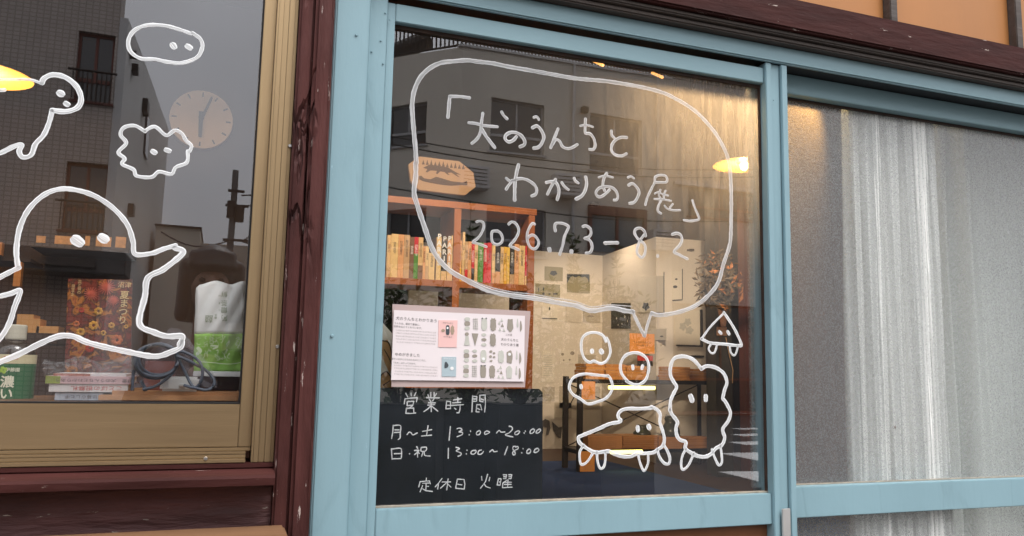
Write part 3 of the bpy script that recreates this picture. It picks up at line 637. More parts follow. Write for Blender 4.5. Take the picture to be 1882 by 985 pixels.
def doodle(label, lst, ox, oy, s, parent=None, m=None):
    strokes('marker_drawing', [([(ox+x*s, oy+y*s) for x, y in p], w*s) for p, w in lst], Yo, m or MARK, parent or pane, label=label)
doodle('small rounded creature with two eyes, top left of the group', [([(400, 370), (372, 310), (300, 280), (220, 290), (165, 340), (155, 440), (185, 540), (240, 580), (280, 565), (350, 592), (410, 562), (447, 480), (432, 380), (408, 335)], 27), ([(262, 460), (263, 475)], 42), ([(352, 462), (362, 480)], 48)], 1040, 560, .18282)
doodle('round face with two eyes', [([(622, 772), (560, 690), (550, 600), (590, 520), (660, 485), (740, 490), (810, 540), (835, 630), (810, 740), (750, 797), (680, 802), (605, 765)], 30), ([(672, 615), (675, 645)], 34), ([(772, 615), (764, 642)], 34)], 1040, 560, .18282)
doodle('flat oval creature with one eye', [([(400, 265), (330, 258), (270, 253), (215, 272), (192, 320), (210, 360), (250, 385), (290, 412), (330, 405), (390, 380), (422, 330), (412, 280), (398, 262)], 14.5), ([(254, 315), (256, 326)], 19)], 980, 600, .3451)
doodle('long-nosed creature on four legs', [([(1105, 70), (950, 78), (800, 78), (710, 105), (675, 160), (690, 210), (715, 225), (690, 250), (560, 275), (450, 325), (320, 380), (210, 425), (160, 455), (180, 520), (240, 570), (330, 625), (400, 645), (480, 635), (560, 630), (640, 670), (740, 695), (840, 695), (920, 660), (1040, 655), (1130, 645), (1180, 610), (1250, 560), (1275, 470), (1250, 360), (1215, 250), (1220, 150), (1170, 85), (1100, 52)], 44),
    ([(235, 545), (180, 640), (185, 770), (215, 800), (280, 760), (350, 650)], 32), ([(400, 630), (410, 760), (445, 850), (490, 830), (510, 740), (510, 640)], 32), ([(935, 680), (960, 780), (1010, 880), (1060, 790), (1065, 680)], 32), ([(1180, 600), (1210, 700), (1270, 780), (1330, 790), (1345, 720), (1310, 620), (1270, 555)], 38), ([(928, 315), (933, 360)], 52), ([(1068, 300), (1080, 330)], 60)], 1040, 740, .14215)
A_ = [(1210+x*.2031, 560+y*.2031) for x, y in [(388, 578), (330, 510), (270, 475), (200, 468), (140, 490), (110, 560), (110, 640), (140, 700), (165, 745), (140, 800), (110, 870), (106, 960)]]
B_ = [(1210+x*.16251, 720+y*.16251) for x, y in [(130, 190), (150, 250), (215, 340), (200, 400), (205, 480), (240, 540), (310, 570), (305, 640), (370, 690), (440, 725), (530, 735), (600, 700), (650, 640), (720, 600), (750, 520), (730, 450), (735, 405), (790, 330), (815, 240), (780, 150), (742, 90)]]
C_ = [(1210+x*.2031, 560+y*.2031) for x, y in [(582, 850), (600, 770), (620, 700), (590, 620), (520, 570), (440, 555), (386, 582)]]
doodle('tall wavy creature on two legs, at the right of the group', [(A_+B_+C_, 6.6)]+[([(1210+x*.16251, 720+y*.16251) for x, y in p], 4.8) for p in ([(310, 650), (270, 730), (258, 830), (280, 880), (340, 830), (405, 690)], [(605, 650), (640, 750), (685, 830), (720, 780), (700, 600)])]+[([(1269, 728), (1272, 736)], 10), ([(1297, 728), (1297, 735)], 9)], 0, 0, 1)
doodle('triangle creature with two short legs', [([(595, 75), (480, 190), (390, 310)], 19), ([(388, 308), (470, 345), (600, 357), (720, 370), (752, 362), (700, 240), (640, 140), (592, 70)], 27), ([(480, 350), (455, 400), (480, 437), (510, 430), (530, 365)], 19), ([(645, 365), (655, 430), (690, 458), (715, 400), (715, 365)], 19), ([(550, 242), (568, 260)], 27), ([(626, 242), (640, 266)], 28)], 1210, 560, .2031)
q = .33496
doodle('cloud-like oval with two eyes, at the top', [([(1050, 185), (980, 160), (900, 140), (810, 138), (740, 165), (705, 220), (715, 280), (770, 320), (850, 325), (920, 340), (1000, 345), (1080, 315), (1110, 260), (1100, 215), (1055, 180)], 20), ([(948, 246), (956, 257)], 34), ([(1030, 254), (1042, 262)], 34)], 0, 0, q, lp)
doodle('dog with its head turned down', [([(-60, 440), (0, 437), (110, 436)], 14), ([(110, 435), (170, 438), (230, 458)], 15), ([(230, 455), (242, 430), (290, 410), (360, 425), (420, 475), (445, 540), (425, 590), (360, 612), (285, 605)], 28), ([(285, 610), (270, 670), (240, 740), (195, 790), (170, 850), (125, 862), (105, 830), (120, 795), (80, 802), (0, 840), (-60, 850)], 25), ([(-30, 492), (8, 495), (26, 493)], 20), ([(328, 510), (338, 516)], 38), ([(362, 568), (370, 573)], 32)], 0, 0, q, lp)
doodle('fluffy cloud with two eyes', [([(795, 718), (850, 695), (912, 742), (960, 715), (1000, 735), (1020, 770), (1050, 800), (1040, 830)], 19), ([(1030, 828), (1025, 890), (965, 918), (940, 955), (872, 942), (830, 972), (750, 965), (732, 930), (670, 900), (684, 870), (650, 835), (692, 785), (662, 740), (680, 700), (740, 690), (797, 722)], 19), ([(838, 830), (850, 838)], 28), ([(912, 822), (928, 828)], 28)], 0, 0, q, lp)
doodle('large round-headed bird with spread wings', [([(97, 470), (90, 380), (110, 260), (160, 160), (240, 85), (330, 52), (430, 60), (530, 95), (630, 165), (700, 250), (730, 340), (742, 408), (830, 405), (900, 380), (965, 362)], 27), ([(960, 375), (1005, 400), (900, 490), (812, 540), (795, 640), (765, 790), (850, 840), (920, 860), (1000, 860), (985, 905)], 30), ([(1000, 890), (990, 920), (940, 945), (850, 970), (700, 945), (560, 915), (470, 890), (400, 860), (320, 860), (220, 900), (100, 960), (0, 1000), (-60, 1020)], 29), ([(105, 482), (0, 535), (-60, 570)], 27), ([(-60, 650), (0, 640), (60, 625), (110, 610), (80, 700), (50, 790), (0, 870), (-50, 900)], 27), ([(415, 330), (436, 345)], 58), ([(560, 318), (575, 328)], 52)], 0, 330, q, lp)

# ================================================================== things taped to the door pane
# blackboard
Yb = .0035
def quadmap(c):                                     # c: tl, tr, br, bl photo pixels
    def f(s, t):
        a = [c[0][i]*(1-s)+c[1][i]*s for i in (0, 1)]; b = [c[3][i]*(1-s)+c[2][i]*s for i in (0, 1)]
        return a[0]*(1-t)+b[0]*t, a[1]*(1-t)+b[1]*t
    return f
def sheet(name, c, Y, th, m, parent=None, r=0):
    pts = [XZ(u, v, Y) for u, v in c]; g = G(); g.prism(pts, Y, Y+th); return g
bc = [(700, 712), (990, 715), (996, 722), (995.5, 921), (690, 937.5)]
bb = thing('blackboard', 'black opening-hours board with white handwriting at the foot of the door pane', 'blackboard', P(845, 935, Yb+.004))
BLK = mat('blackboard_slate', (.009, .012, .013), .5, var=.3, scale=7, spec=.2, col2=(.022, .028, .036))
g = G(); bpts = [XZ(697.5, 712.5, Yb+.003), XZ(990, 714.5, Yb+.003), XZ(996.5, 721, Yb+.003), (P(996, 921, Yb+.003).x, zA0+.001), (P(690.5, 921, Yb+.003).x, zA0+.001)]; g.prism(bpts, Yb, Yb+.006)
put('board', g, BLK, bb, bevel=.0006)
CH = {
1: (730, 715, .09564, 22, [[(165, 80), (200, 150)], [(265, 75), (270, 130)], [(360, 65), (330, 130)], [(135, 285), (150, 190), (250, 175), (385, 165), (370, 245)], [(195, 240), (190, 320), (300, 310), (320, 235), (200, 240)], [(290, 325), (235, 360)], [(180, 365), (165, 465), (250, 470), (355, 460)], [(180, 370), (315, 365), (320, 455)],
  [(590, 105), (605, 150)], [(645, 65), (645, 165)], [(710, 65), (710, 165)], [(755, 85), (725, 135)], [(560, 165), (810, 170)], [(615, 190), (640, 235)], [(710, 185), (680, 230)], [(600, 265), (735, 265)], [(585, 310), (720, 300)], [(650, 240), (655, 435)], [(650, 320), (590, 380), (510, 435)], [(665, 330), (780, 425)],
  [(950, 230), (935, 380)], [(950, 235), (1025, 240), (1025, 375)], [(945, 310), (1020, 315)], [(935, 380), (1025, 375)], [(1080, 210), (1240, 185)], [(1165, 165), (1165, 265)], [(1065, 265), (1220, 255)], [(1040, 315), (1270, 300)], [(1210, 300), (1205, 400), (1185, 455), (1145, 455)], [(1100, 365), (1130, 390)],
  [(1450, 130), (1435, 440)], [(1450, 140), (1530, 145), (1525, 235), (1450, 235)], [(1460, 190), (1520, 190)], [(1585, 120), (1690, 115), (1695, 300), (1680, 440)], [(1590, 120), (1585, 230), (1650, 245)], [(1610, 190), (1660, 210)], [(1530, 300), (1515, 435), (1575, 440)], [(1530, 300), (1600, 300), (1625, 400)], [(1540, 370), (1590, 395)]]),
2: (710, 775, .08121, 26, [[(155, 80), (145, 230), (120, 380)], [(155, 90), (320, 90), (315, 250), (310, 370), (270, 400)], [(190, 185), (290, 185)], [(180, 245), (290, 240)], [(470, 290), (520, 235), (570, 260), (600, 300), (700, 255)], [(820, 220), (1025, 180)], [(945, 90), (910, 310)], [(795, 325), (1025, 305)],
  [(1450, 110), (1420, 420)], [(1600, 160), (1670, 145), (1710, 190), (1640, 230), (1715, 240), (1720, 290), (1600, 340)], [(115, 610), (130, 850)], [(120, 620), (320, 605), (345, 700), (340, 810)], [(180, 725), (330, 720)], [(150, 840), (330, 835)], [(525, 720), (527, 730)],
  [(685, 565), (710, 605)], [(635, 655), (740, 650), (640, 745)], [(700, 670), (710, 800)], [(720, 700), (745, 715)], [(790, 590), (785, 665), (890, 660), (905, 580), (790, 585)], [(835, 670), (800, 780)], [(860, 670), (870, 760), (990, 778)], [(1405, 600), (1400, 830)], [(1575, 580), (1660, 610), (1580, 660), (1690, 710), (1680, 760), (1620, 780)], [(1825, 640), (1827, 650)], [(1810, 722), (1812, 732)]]),
3: (850, 775, .08121, 26, [[(180, 205), (184, 225)], [(150, 290), (154, 300)], [(385, 200), (320, 240), (320, 295), (380, 290), (410, 240), (385, 200)], [(550, 210), (500, 240), (510, 285), (560, 275), (615, 238), (550, 208)], [(770, 255), (830, 195), (870, 235), (960, 232)], [(1055, 105), (1110, 115), (1130, 170), (1060, 250), (970, 300), (1140, 345)], [(1260, 205), (1190, 240), (1190, 290), (1250, 285), (1295, 225), (1260, 205)],
  [(1420, 208), (1424, 222)], [(1393, 250), (1397, 262)], [(1600, 160), (1540, 200), (1530, 265), (1600, 250), (1630, 190), (1600, 160)], [(1750, 160), (1685, 200), (1665, 255), (1725, 250), (1768, 190), (1745, 160)], [(300, 650), (220, 660), (190, 720), (260, 735), (310, 680), (300, 650)], [(430, 640), (370, 660), (350, 730), (420, 735), (475, 675)], [(615, 685), (680, 635), (710, 680), (785, 668)], [(1020, 565), (990, 650), (955, 745)],
  [(1200, 560), (1150, 560), (1140, 620), (1180, 670), (1190, 740), (1150, 750), (1135, 700), (1180, 650), (1260, 610), (1250, 560), (1200, 575)], [(1368, 605), (1372, 615)], [(1336, 700), (1345, 708)], [(1510, 615), (1460, 660), (1460, 715), (1520, 710), (1545, 650), (1510, 615)], [(1700, 600), (1640, 630), (1620, 690), (1680, 690), (1735, 640), (1700, 600)]]),
4: (760, 865, .10096, 18, [[(235, 135), (230, 180)], [(95, 295), (120, 200), (290, 185), (305, 240)], [(165, 230), (280, 225)], [(230, 230), (225, 340)], [(230, 285), (275, 285)], [(165, 270), (120, 385)], [(165, 330), (230, 365), (345, 378)], [(520, 140), (460, 220), (395, 295)], [(455, 230), (440, 335)], [(520, 205), (675, 205)], [(630, 150), (605, 350)], [(600, 220), (490, 320)], [(620, 240), (680, 300)],
  [(800, 150), (765, 320)], [(800, 155), (920, 160), (935, 250), (920, 340)], [(800, 245), (880, 260)], [(765, 320), (915, 335)], [(1240, 105), (1245, 175)], [(1350, 65), (1310, 200), (1220, 320)], [(1390, 120), (1375, 185)], [(1285, 240), (1320, 290), (1395, 315)], [(1545, 150), (1520, 260), (1575, 265), (1595, 150), (1545, 145)], [(1560, 205), (1580, 208)], [(1630, 75), (1695, 75), (1680, 145)], [(1640, 110), (1690, 110)], [(1635, 145), (1680, 145)], [(1730, 75), (1790, 75), (1775, 145)], [(1735, 110), (1780, 110)],
  [(1735, 145), (1775, 145)], [(1700, 170), (1625, 230), (1620, 310)], [(1660, 210), (1780, 210)], [(1720, 165), (1715, 300)], [(1650, 250), (1780, 250)], [(1630, 310), (1795, 300)]])}
for k, lab in ((1, 'heading reading opening hours'), (2, 'days and first hours'), (3, 'closing hours'), (4, 'line naming the closed day')):
    ox, oy, s, w, ll = CH[k]; lst = []
    for p in ll:
        # straight brush strokes: resample corners so that they stay corners
        r = [p[0]]
        if len(p) > 2 and k in (1, 4):
            for a, b in zip(p, p[1:]): r += [(a[0]*.85+b[0]*.15, a[1]*.85+b[1]*.15), (a[0]*.15+b[0]*.85, a[1]*.15+b[1]*.85), b]
        else: r = p
        lst.append((r, w*.95))
    strokes('chalk_lettering', lst, Yb-.0003, CHALK, bb, ox, oy, s, thick=.0004, label=lab, wob=.16)

# flyer
fl = thing('flyer', 'pale pink exhibition flyer with rows of small grey creatures taped above the blackboard', 'flyer', P(840, 700, .004))
PINK = mat('pale_pink_paper', (.80, .715, .72), .7, var=.02, scale=3)
back = [(719, 559.5), (971, 572.4), (960.7, 711.4), (717, 710.5)]
g = sheet('b', back, .0075, .0006, None); put('backing_sheet', g, mat('grey_pink_back_sheet', (.50, .38, .36), .6, var=.06), fl, label='greyish backing sheet that shows above and below')
fc = [(721.6, 570.4), (960.7, 581), (959, 701), (716.4, 698)]
g = sheet('f', fc, .0045, .0006, None); put('sheet', g, PINK, fl)
INK = mat('grey_ink', (.10, .085, .08), .8); INKS = mat('soft_grey_ink', (.34, .29, .28), .8)
pxs = 1/1472.6*1.55
def ftext(body, u, v, h0, m=INK, sx=1.0, Y=.0042, par=None, **k): h = h0*(.90 if len(body) < 16 else .97); text(body, P(u, v, Y), h*pxs*1.05, m, par or fl, sx=sx, tilt=0, rot=k.pop('rot', -.03), **k)
def c3(x, y): return 700+x*.17263, 550+y*.17263
for body, x, y, h, m in (('犬のうんちとわかりあう', 365, 222, 7.0, INK), ('うんちは、最初で最後に、', 272, 268, 4.2, INK), ('世界を伝えてくれています。', 280, 303, 4.2, INK), ('ゆめがきました', 268, 594, 6.6, INK), ('寝ているひとたちみんなのところに、', 290, 645, 3.6, INK), ('「ゆめ」はやってきます。', 240, 682, 3.8, INK),
        ('とわかりあう展', 1350, 487, 6.0, INK), ('犬のうんちと', 1350, 436, 6.0, INK), ('三好愛', 1340, 382, 4.6, INKS)):
    if body == 'とわかりあう展': body = 'わかりあう展'
    u, v = c3(x, y); ftext(body, u, v, h*1.0, m, sx=1.02)
for i, (y, n) in enumerate(((345, 24), (375, 24), (407, 24), (437, 24), (468, 23), (715, 26), (745, 26), (777, 25), (807, 26))):
    u, v = c3(358, y); pool = 'このほんはいぬのうんちをみつめてかんがえたことばとえのきろくですあさのさんぽみちでであうちいさなものたち'
    ftext((pool[i*5:]+pool)[:n], u, v, 3.0, INKS, sx=.98)
g = G()
for x0, x1, y0, y1 in ((597, 797, 225, 513),): g.prism([XZ(*c3(a, b), .0042) for a, b in ((597, 225), (797, 228), (787, 513), (592, 510))], .0036, .0044)
cv = put('printed_cover', g, mat('salmon_print', (.83, .52, .49), .7, var=.03), fl, label='small salmon book cover')
g = G(); g.prism([XZ(*c3(a, b), .0042) for a, b in ((632, 612), (783, 614), (780, 822), (630, 820))], .0036, .0044)
cv2 = put('printed_cover', g, mat('blue_grey_print', (.42, .51, .55), .7, var=.05), fl, label='small blue grey book cover')
ftext('犬のうんちと', *c3(697, 257), 3.4, Y=.0033, par=cv); ftext('わかりあう', *c3(695, 404), 3.4, Y=.0033, par=cv); ftext('ゆめがきました', *c3(712, 634), 3.3, MARKW if 'MARKW' in globals() else CHALK, Y=.0033, par=cv2)
def blob(u, v, ru, rv, ph=0, bumps=0, amp=.0, n=20, sq=1.0):
    out = []
    for k in range(n):
        a = 2*math.pi*k/n; r = 1+amp*math.sin(bumps*a+ph)
        c, s = math.cos(a), math.sin(a)
        out.append((u+ru*r*math.copysign(abs(c)**sq, c), v+rv*r*math.copysign(abs(s)**sq, s)))
    return out
PR = {'d': mat('olive_grey_print', (.33, .29, .24), .8, var=.08, scale=60), 'l': mat('sage_grey_print', (.55, .54, .48), .8, var=.08, scale=60), 'k': mat('charcoal_print_and_shadow', (.07, .08, .09), .8), 'w': mat('white_print', (.85, .83, .82), .8), 't': mat('tan_print', (.40, .30, .22), .8, var=.1, scale=60)}
def pr(kind, shapes, Y=.0040, par=None, name='printed_creature'):
    g = G()
    for sh in shapes: g.prism([XZ(a, b, Y) for a, b in sh], Y-.0002, Y+.0003)
    put(name, g, PR[kind], par or fl, kind='stuff')
pr('k', [blob(*c3(693, 330), 3.4, 9, sq=.6)], .0032, cv); pr('t', [blob(*c3(743, 330), 3.4, 8.5, 0, 7, .12), blob(*c3(645, 335), 3.2, 2.8)], .0032, cv); pr('w', [blob(*c3(692, 308), 1.9, 2.0)], .0028, cv)
pr('k', [blob(*c3(678, 700), 3.6, 5.5, 1, 3, .15)], .0032, cv2); pr('w', [blob(*c3(738, 735), 3.2, 3.2)], .0032, cv2)
cols_x = [900, 987, 1080, 1175, 1265, 1355, 1450]; rows_y = [262, 425, 600, 762]
for r_ in range(4):
    for c_ in range(7):
        u, v = c3(cols_x[c_]-r_*4, rows_y[r_]+c_*3)
        if r_ == 1 and c_ > 3: continue
        kd = (r_*7+c_*3) % 6; H = 11.6
        if c_ == 1 and r_ in (0, 3):
            sh = [[(u-4.6, v-9+i*3.4), (u+4.6, v-9+i*3.4), (u+4.6, v-8.3+i*3.4), (u-4.6, v-8.3+i*3.4)] for i in range(6)]+[[(u-3+i*2.9, v-11), (u-2.4+i*2.9, v-11), (u-2.4+i*2.9, v+11), (u-3+i*2.9, v+11)] for i in range(3)]; pr('l', sh)
        elif c_ == 0 and r_ != 1: pr('l', [blob(u, v-8, 4.9, 3.6, sq=.7), blob(u, v+8.4, 4.6, 3.4, sq=.8)]); pr('d', [blob(u, v, 5, 3.8, sq=.5)])
        elif c_ == 0: pr('d', [blob(u, v-9, 3.6, 3.4)]); pr('l', [[(u-2, v-5.5), (u+3, v-5.5), (u+5.2, v+11.5), (u-5.2, v+11.5)]])
        elif c_ == 1 and r_ == 1: pr('d', [[(u-6, v-11), (u+6, v-10.5), (u, v+12)]])
        elif c_ == 1 or (c_ == 2 and r_ == 1): pr('l', [blob(u, v-9, 4.2, 2.8), blob(u, v+9, 4.8, 3)]); pr('d', [blob(u, v, 4.6, 2.8)])
        elif c_ == 4 and r_ in (0, 3): pr('l', [[(u+a, v+b-3), (u+a-2.4, v+b+3), (u+a+2.4, v+b+3)] for a, b in ((0, -9), (-4.5, -4), (-3.5, 8), (4, 9))]); pr('d', [[(u+1, v-3), (u-1.6, v+3.5), (u+3.6, v+3.5)]])
        elif c_ == 6: pr('l', [blob(u-3, v-3, 1.4, 8, 0, 3, .2)]); pr('d', [blob(u+3, v+2, 1.8, 9.5, 1, 3, .15)])
        elif c_ == 3 and r_ == 2: pr('d', [blob(u-3, v-9, 2.6, 2.2), blob(u-3.5, v, 2.6, 2.2), blob(u+3, v+1, 2.2, 1.8), blob(u+3, v-6, 2.2, 1.8), blob(u-2.5, v+8, 2.2, 1.8)])
        else:
            pr('l' if (c_+r_) % 2 == 0 and c_ != 3 else 'd', [blob(u, v, 5.2, 11.4, r_, 9 if c_ in (3, 4) else 5, .09 if c_ in (3, 4, 5) else .03, 26, .6)])
            if c_ == 2 and r_ != 2: pr('k', [blob(u-3.6, v-10.6, 1.3, 1.3), blob(u+3.6, v-10.6, 1.3, 1.3)], .0036)
            if r_ == 2 and c_ in (2, 5): pr('w', [blob(u, v+(5 if c_ == 2 else -5), 2.8, 2.8)], .0036)

# partly hidden picture left of the flyer
ip = thing('framed_picture', 'cream picture panel with a brown striped tail, half hidden left of the flyer', 'picture', P(712, 712, .03))
g = sheet('p', [(690, 578), (745, 640), (745, 716), (690, 716)], .03, .003, None); put('board', g, mat('cream_board', (.70, .66, .56), .6), ip)
TAN = mat('tan_painted', (.50, .26, .10), .6, var=.1); DBR = mat('dark_brown_outline', (.06, .022, .012), .6)
g = G(); g.prism([XZ(a, b, .029) for a, b in ((700, 628), (712, 624), (719, 640), (722, 672), (716, 686), (704, 660))], .0285, .0297); g.prism([XZ(a, b, .029) for a, b in ((698, 690), (712, 682), (722, 700), (720, 714), (698, 714))], .0285, .0297); put('painted_tail', g, TAN, ip)
strokes('painted_stripe', [([(702, 626), (714, 630), (720, 650), (724, 678)], 2.4), ([(706, 642), (716, 660), (721, 676)], 1.8), ([(700, 690), (710, 683), (720, 696), (722, 712)], 2.4), ([(704, 708), (716, 700)], 1.8)], .0283, DBR, ip, thick=.0002)
# ================================================================== lamps that light the room
def point(name, p, e, r=.03, col=(1, .62, .28), parent=None):
    l = bpy.data.lights.new(name, 'POINT'); l.energy = e; l.shadow_soft_size = r; l.color = col
    o = bpy.data.objects.new(name, l); COL.objects.link(o)
    if parent: o.parent = parent; o.location = Vector(p)-parent_loc(parent)
    else: o.location = p
    return o
def spot(name, p, tgt, e, ang=60, r=.04, col=(1, .78, .56), parent=None):
    l = bpy.data.lights.new(name, 'SPOT'); l.energy = e; l.spot_size = rad(ang); l.spot_blend = .7; l.shadow_soft_size = r; l.color = col
    o = bpy.data.objects.new(name, l); COL.objects.link(o); o.parent = parent; o.location = Vector(p)-parent_loc(parent)
    o.rotation_euler = (Vector(tgt)-Vector(p)).to_track_quat('-Z', 'Y').to_euler()
    return o
ENAM = mat('cream_enamel', (.82, .52, .13), .35, var=.03)
BULB = mat('lit_bulb', (1, .8, .5), .3, emit=((1, .74, .36), 16))
def pendant(label, u, v, Y, energy):
    c = P(u, v, Y); t = thing('pendant_lamp', label, 'pendant lamp', c, 'enamel pendant lamps')
    g = G(); g.lathe([(.15, 0), (.14, .006), (.09, .013), (.03, .018), (.012, .022), (.011, .019), (.03, .015), (.09, .010), (.138, .003), (.1495, 0)], c, 32, cap=False)
    put('lamp_shade', g, ENAM, t, smooth=True)
    g = G(); g.ball(c+Vector((0, 0, -.002)), .021, .021, .021, 14, 10); put('bulb', g, BULB, t, smooth=True)
    g = G(); g.tube([c+Vector((0, 0, .020)), (c.x, c.y, 3.05)], .0016, 8); put('cord', g, GASKET, t)
    point('bulb_light', c+Vector((0, 0, -.032)), energy, .010, parent=t)
pendant('glowing enamel pendant lamp at the right edge of the lettered pane', 1368, 304, 1.75, 5)
pendant('glowing enamel pendant lamp at the left edge of the bronze window', -32, 138, 1.6, 4)
def track(label, p, aims):
    t = thing('track_light', label, 'track light', p); g = G(); p = Vector(p)
    g.box(p.x-.5, p.x+.5, p.y-.017, p.y+.017, p.z, p.z+.02); put('track', g, GREYM, t, bevel=.002)
    
    for hx_ in (-.29, .29): g = G(); g.box(p.x+hx_-.01, p.x+hx_+.01, p.y-.005, p.y+.005, p.z+.021, 3.05); put('hanger', g, GREYM, t)
    for i, (dx, tgt, e, ang) in enumerate(aims):
        q = p+Vector((dx, 0, -.07)); d = (Vector(tgt)-q).normalized(); g = G(); g.tube([q-d*.06, q+d*.03], .03, 14); g.tube([q, q+Vector((0, 0, .07))], .006, 6); put('spot_head', g, GREYM, t)
        g = G(); g.tube([q+d*.0305, q+d*.033], .024, 14); put('bulb', g, BULB, t)
        spot('spot_beam', q+d*.04, tgt, e, ang, parent=t)
bk = P(845, 470, 1.6); wl = P(1050, 580, 7.1); wr = P(1260, 590, 5.7); wm = P(1160, 560, 6.2)
track('black track light hung behind the blue header, aimed at the room', (bk.x+.25, .30, 2.62), [(-.45, bk, 48, 70), (-.2, P(960, 480, 1.6), 15, 60), (.1, P(1050, 660, 7.1), 140, 46), (.3, P(1160, 600, 6.2), 380, 30), (.45, P(1280, 700, 5.7), 95, 48)])
track('black track light hung behind the bronze window', (P(180, 300, .5).x, .42, 2.75), [(-.2, P(190, 640, 1.2), 34, 60), (.25, P(60, 640, 1.5), 22, 80)])

# bare bulb holder clipped behind the header, just above the pane: it rakes the dusty glass; a second one is added for the hammered pane's glow
for u_, v_, e_, lb in ((1285, 45, 15, 'bare warm bulb clipped behind the blue header above the lettered pane'), (1463, 120, 11, 'unseen bulb added behind the blue header to imitate amber glow on the hammered pane')):
    hb = P(u_, v_, .24 if u_ < 1300 else .13); t = thing('clip_lamp', lb, 'lamp', hb, 'bulbs clipped behind the header')
    g = G(); g.tube([hb+Vector((0, 0, .03)), hb+Vector((0, 0, .10))], .016, 12); put('holder', g, GREYM, t); g = G(); g.ball(hb, .022, n=14, m=10); put('bulb', g, BULB, t, smooth=True)
    g = G(); g.tube([hb+Vector((0, 0, .10)), (hb.x, hb.y, 3.05)], .002, 6); put('cord', g, GASKET, t)
    if u_ < 1300: spot('bulb_beam', hb+Vector((0, 0, -.03)), P(1310, 230, 0), e_, 84, .015, (1, .62, .28), parent=t)
    else: spot('bulb_beam', hb+Vector((0, 0, -.03)), P(1460, 270, .045), e_, 52, .01, (1, .50, .12), parent=t)
# ================================================================== bookcase
Yk = 1.60
case = thing('bookcase', 'orange brown open bookcase with a row of paperbacks on its middle shelf', 'bookcase', P(840, 1000, Yk+.1))
zT = zl(Yk, (715, 356), (985, 388)); zT0 = zT-.026; zS = zl(Yk, (710, 510), (975, 523)); zS0 = zS-.026
xK = [P(600, 450, Yk).x, P(841, 420, Yk).x, P(977, 440, Yk).x]
for x in xK: fp('upright', SHELFW, (x-.014, x+.014, Yk, Yk+.22, ZF, zT0-.0006), parent=case, bevel=.001)
fp('top_board', SHELFW, (xK[0]-.03, xK[2]+.02, Yk-.004, Yk+.225, zT0, zT), parent=case, bevel=.001)
for i in (0, 1):
    for dz in (0, -.40, -.78): fp('shelf', SHELFW, (xK[i]+.0146, xK[i+1]-.0146, Yk+.002, Yk+.22, zS0+dz, zS+dz), parent=case, bevel=.001)
CR, CY, OR, BR_, GR, RD, BK, YL, TN = (.80, .56, .28), (.84, .62, .30), (.78, .42, .20), (.22, .12, .07), (.10, .30, .05), (.62, .03, .05), (.035, .03, .03), (.85, .50, .06), (.62, .42, .24)
BOOKS = [(35, 62, 515, CR, 'TN', 'cream paperback with a dark lower spine, leftmost in the row'), (62, 105, 508, CY, '', 'thick yellow cream book second from the left'), (105, 142, 512, OR, '', 'salmon book beside the thick yellow cream one'), (142, 178, 515, TN, '', 'mottled beige book near the left of the row'),
 (178, 205, 528, BR_, '', 'dull brown paperback in the left bay'), (205, 232, 528, GR, 'RD', 'green book with a red top on its spine'), (232, 262, 530, CR, 'BR_', 'cream book with a brown foot, beside the green and red one'), (262, 279, 585, OR, '', 'short salmon booklet in the left bay'), (279, 299, 585, CY, 'TN', 'short cream booklet with a grey foot'),
 (300, 337, 628, CY, '', 'lowest cream book in the left bay'), (339, 345, 530, BR_, '', 'thin brown book behind the bubble line'), (346, 376, 528, CY, '', 'tall yellow cream book left of the dark PARIS book'), (377, 412, 548, BK, 'CR', 'dark book lettered PARIS down its spine'), (414, 437, 545, OR, 'CR', 'speckled orange book right of the PARIS book'), (438, 456, 518, CY, '', 'slim tall cream book against the middle upright'),
 (481, 505, 550, OR, 'YL', 'salmon and yellow book, first right of the middle upright'), (507, 523, 496, CR, '', 'tallest slim cream book in the row'), (524, 543, 556, TN, 'RD', 'beige paperback with a red foot'), (544, 565, 556, OR, '', 'peach book in the right bay'), (566, 584, 573, RD, 'BK', 'red book with a black foot'), (585, 605, 565, CR, '', 'cream book left of the bright green one'),
 (606, 640, 562, GR, '', 'bright green speckled book'), (641, 664, 566, RD, '', 'crimson book right of the green one'), (665, 690, 564, (.75, .06, .07), '', 'scarlet book, the brighter of the two red neighbours'), (693, 714, 580, CY, 'OR', 'cream book with an orange foot, right of the reds'), (715, 746, 585, BK, 'OR', 'black and orange book with white dotted lettering'),
 (747, 767, 590, CR, '', 'plain cream paperback right of the black and orange one'), (768, 785, 590, YL, '', 'slim yellow paperback among the cream ones'), (786, 805, 592, (.85, .56, .10), '', 'golden yellow paperback left of the black topped one'), (806, 833, 580, BK, 'TN', 'black topped tan book'), (834, 862, 572, OR, '', 'peach book left of the thick cream one'), (863, 899, 582, CY, '', 'thick cream book near the right upright'), (900, 921, 585, RD, 'CR', 'red book with a cream foot, last in the right bay')]
BM = {}
def bmat(c):
    if c not in BM: BM[c] = mat('book_cloth_%d' % len(BM), c, .5, var=.10, scale=120, stretch=(1, 1, .5))
    return BM[c]
PAGES = mat('page_edge_paper', (.72, .62, .46), .8, var=.05)
BTITLES = '世界の旅本夜空海風猫犬町歩音楽詩集料理手紙'
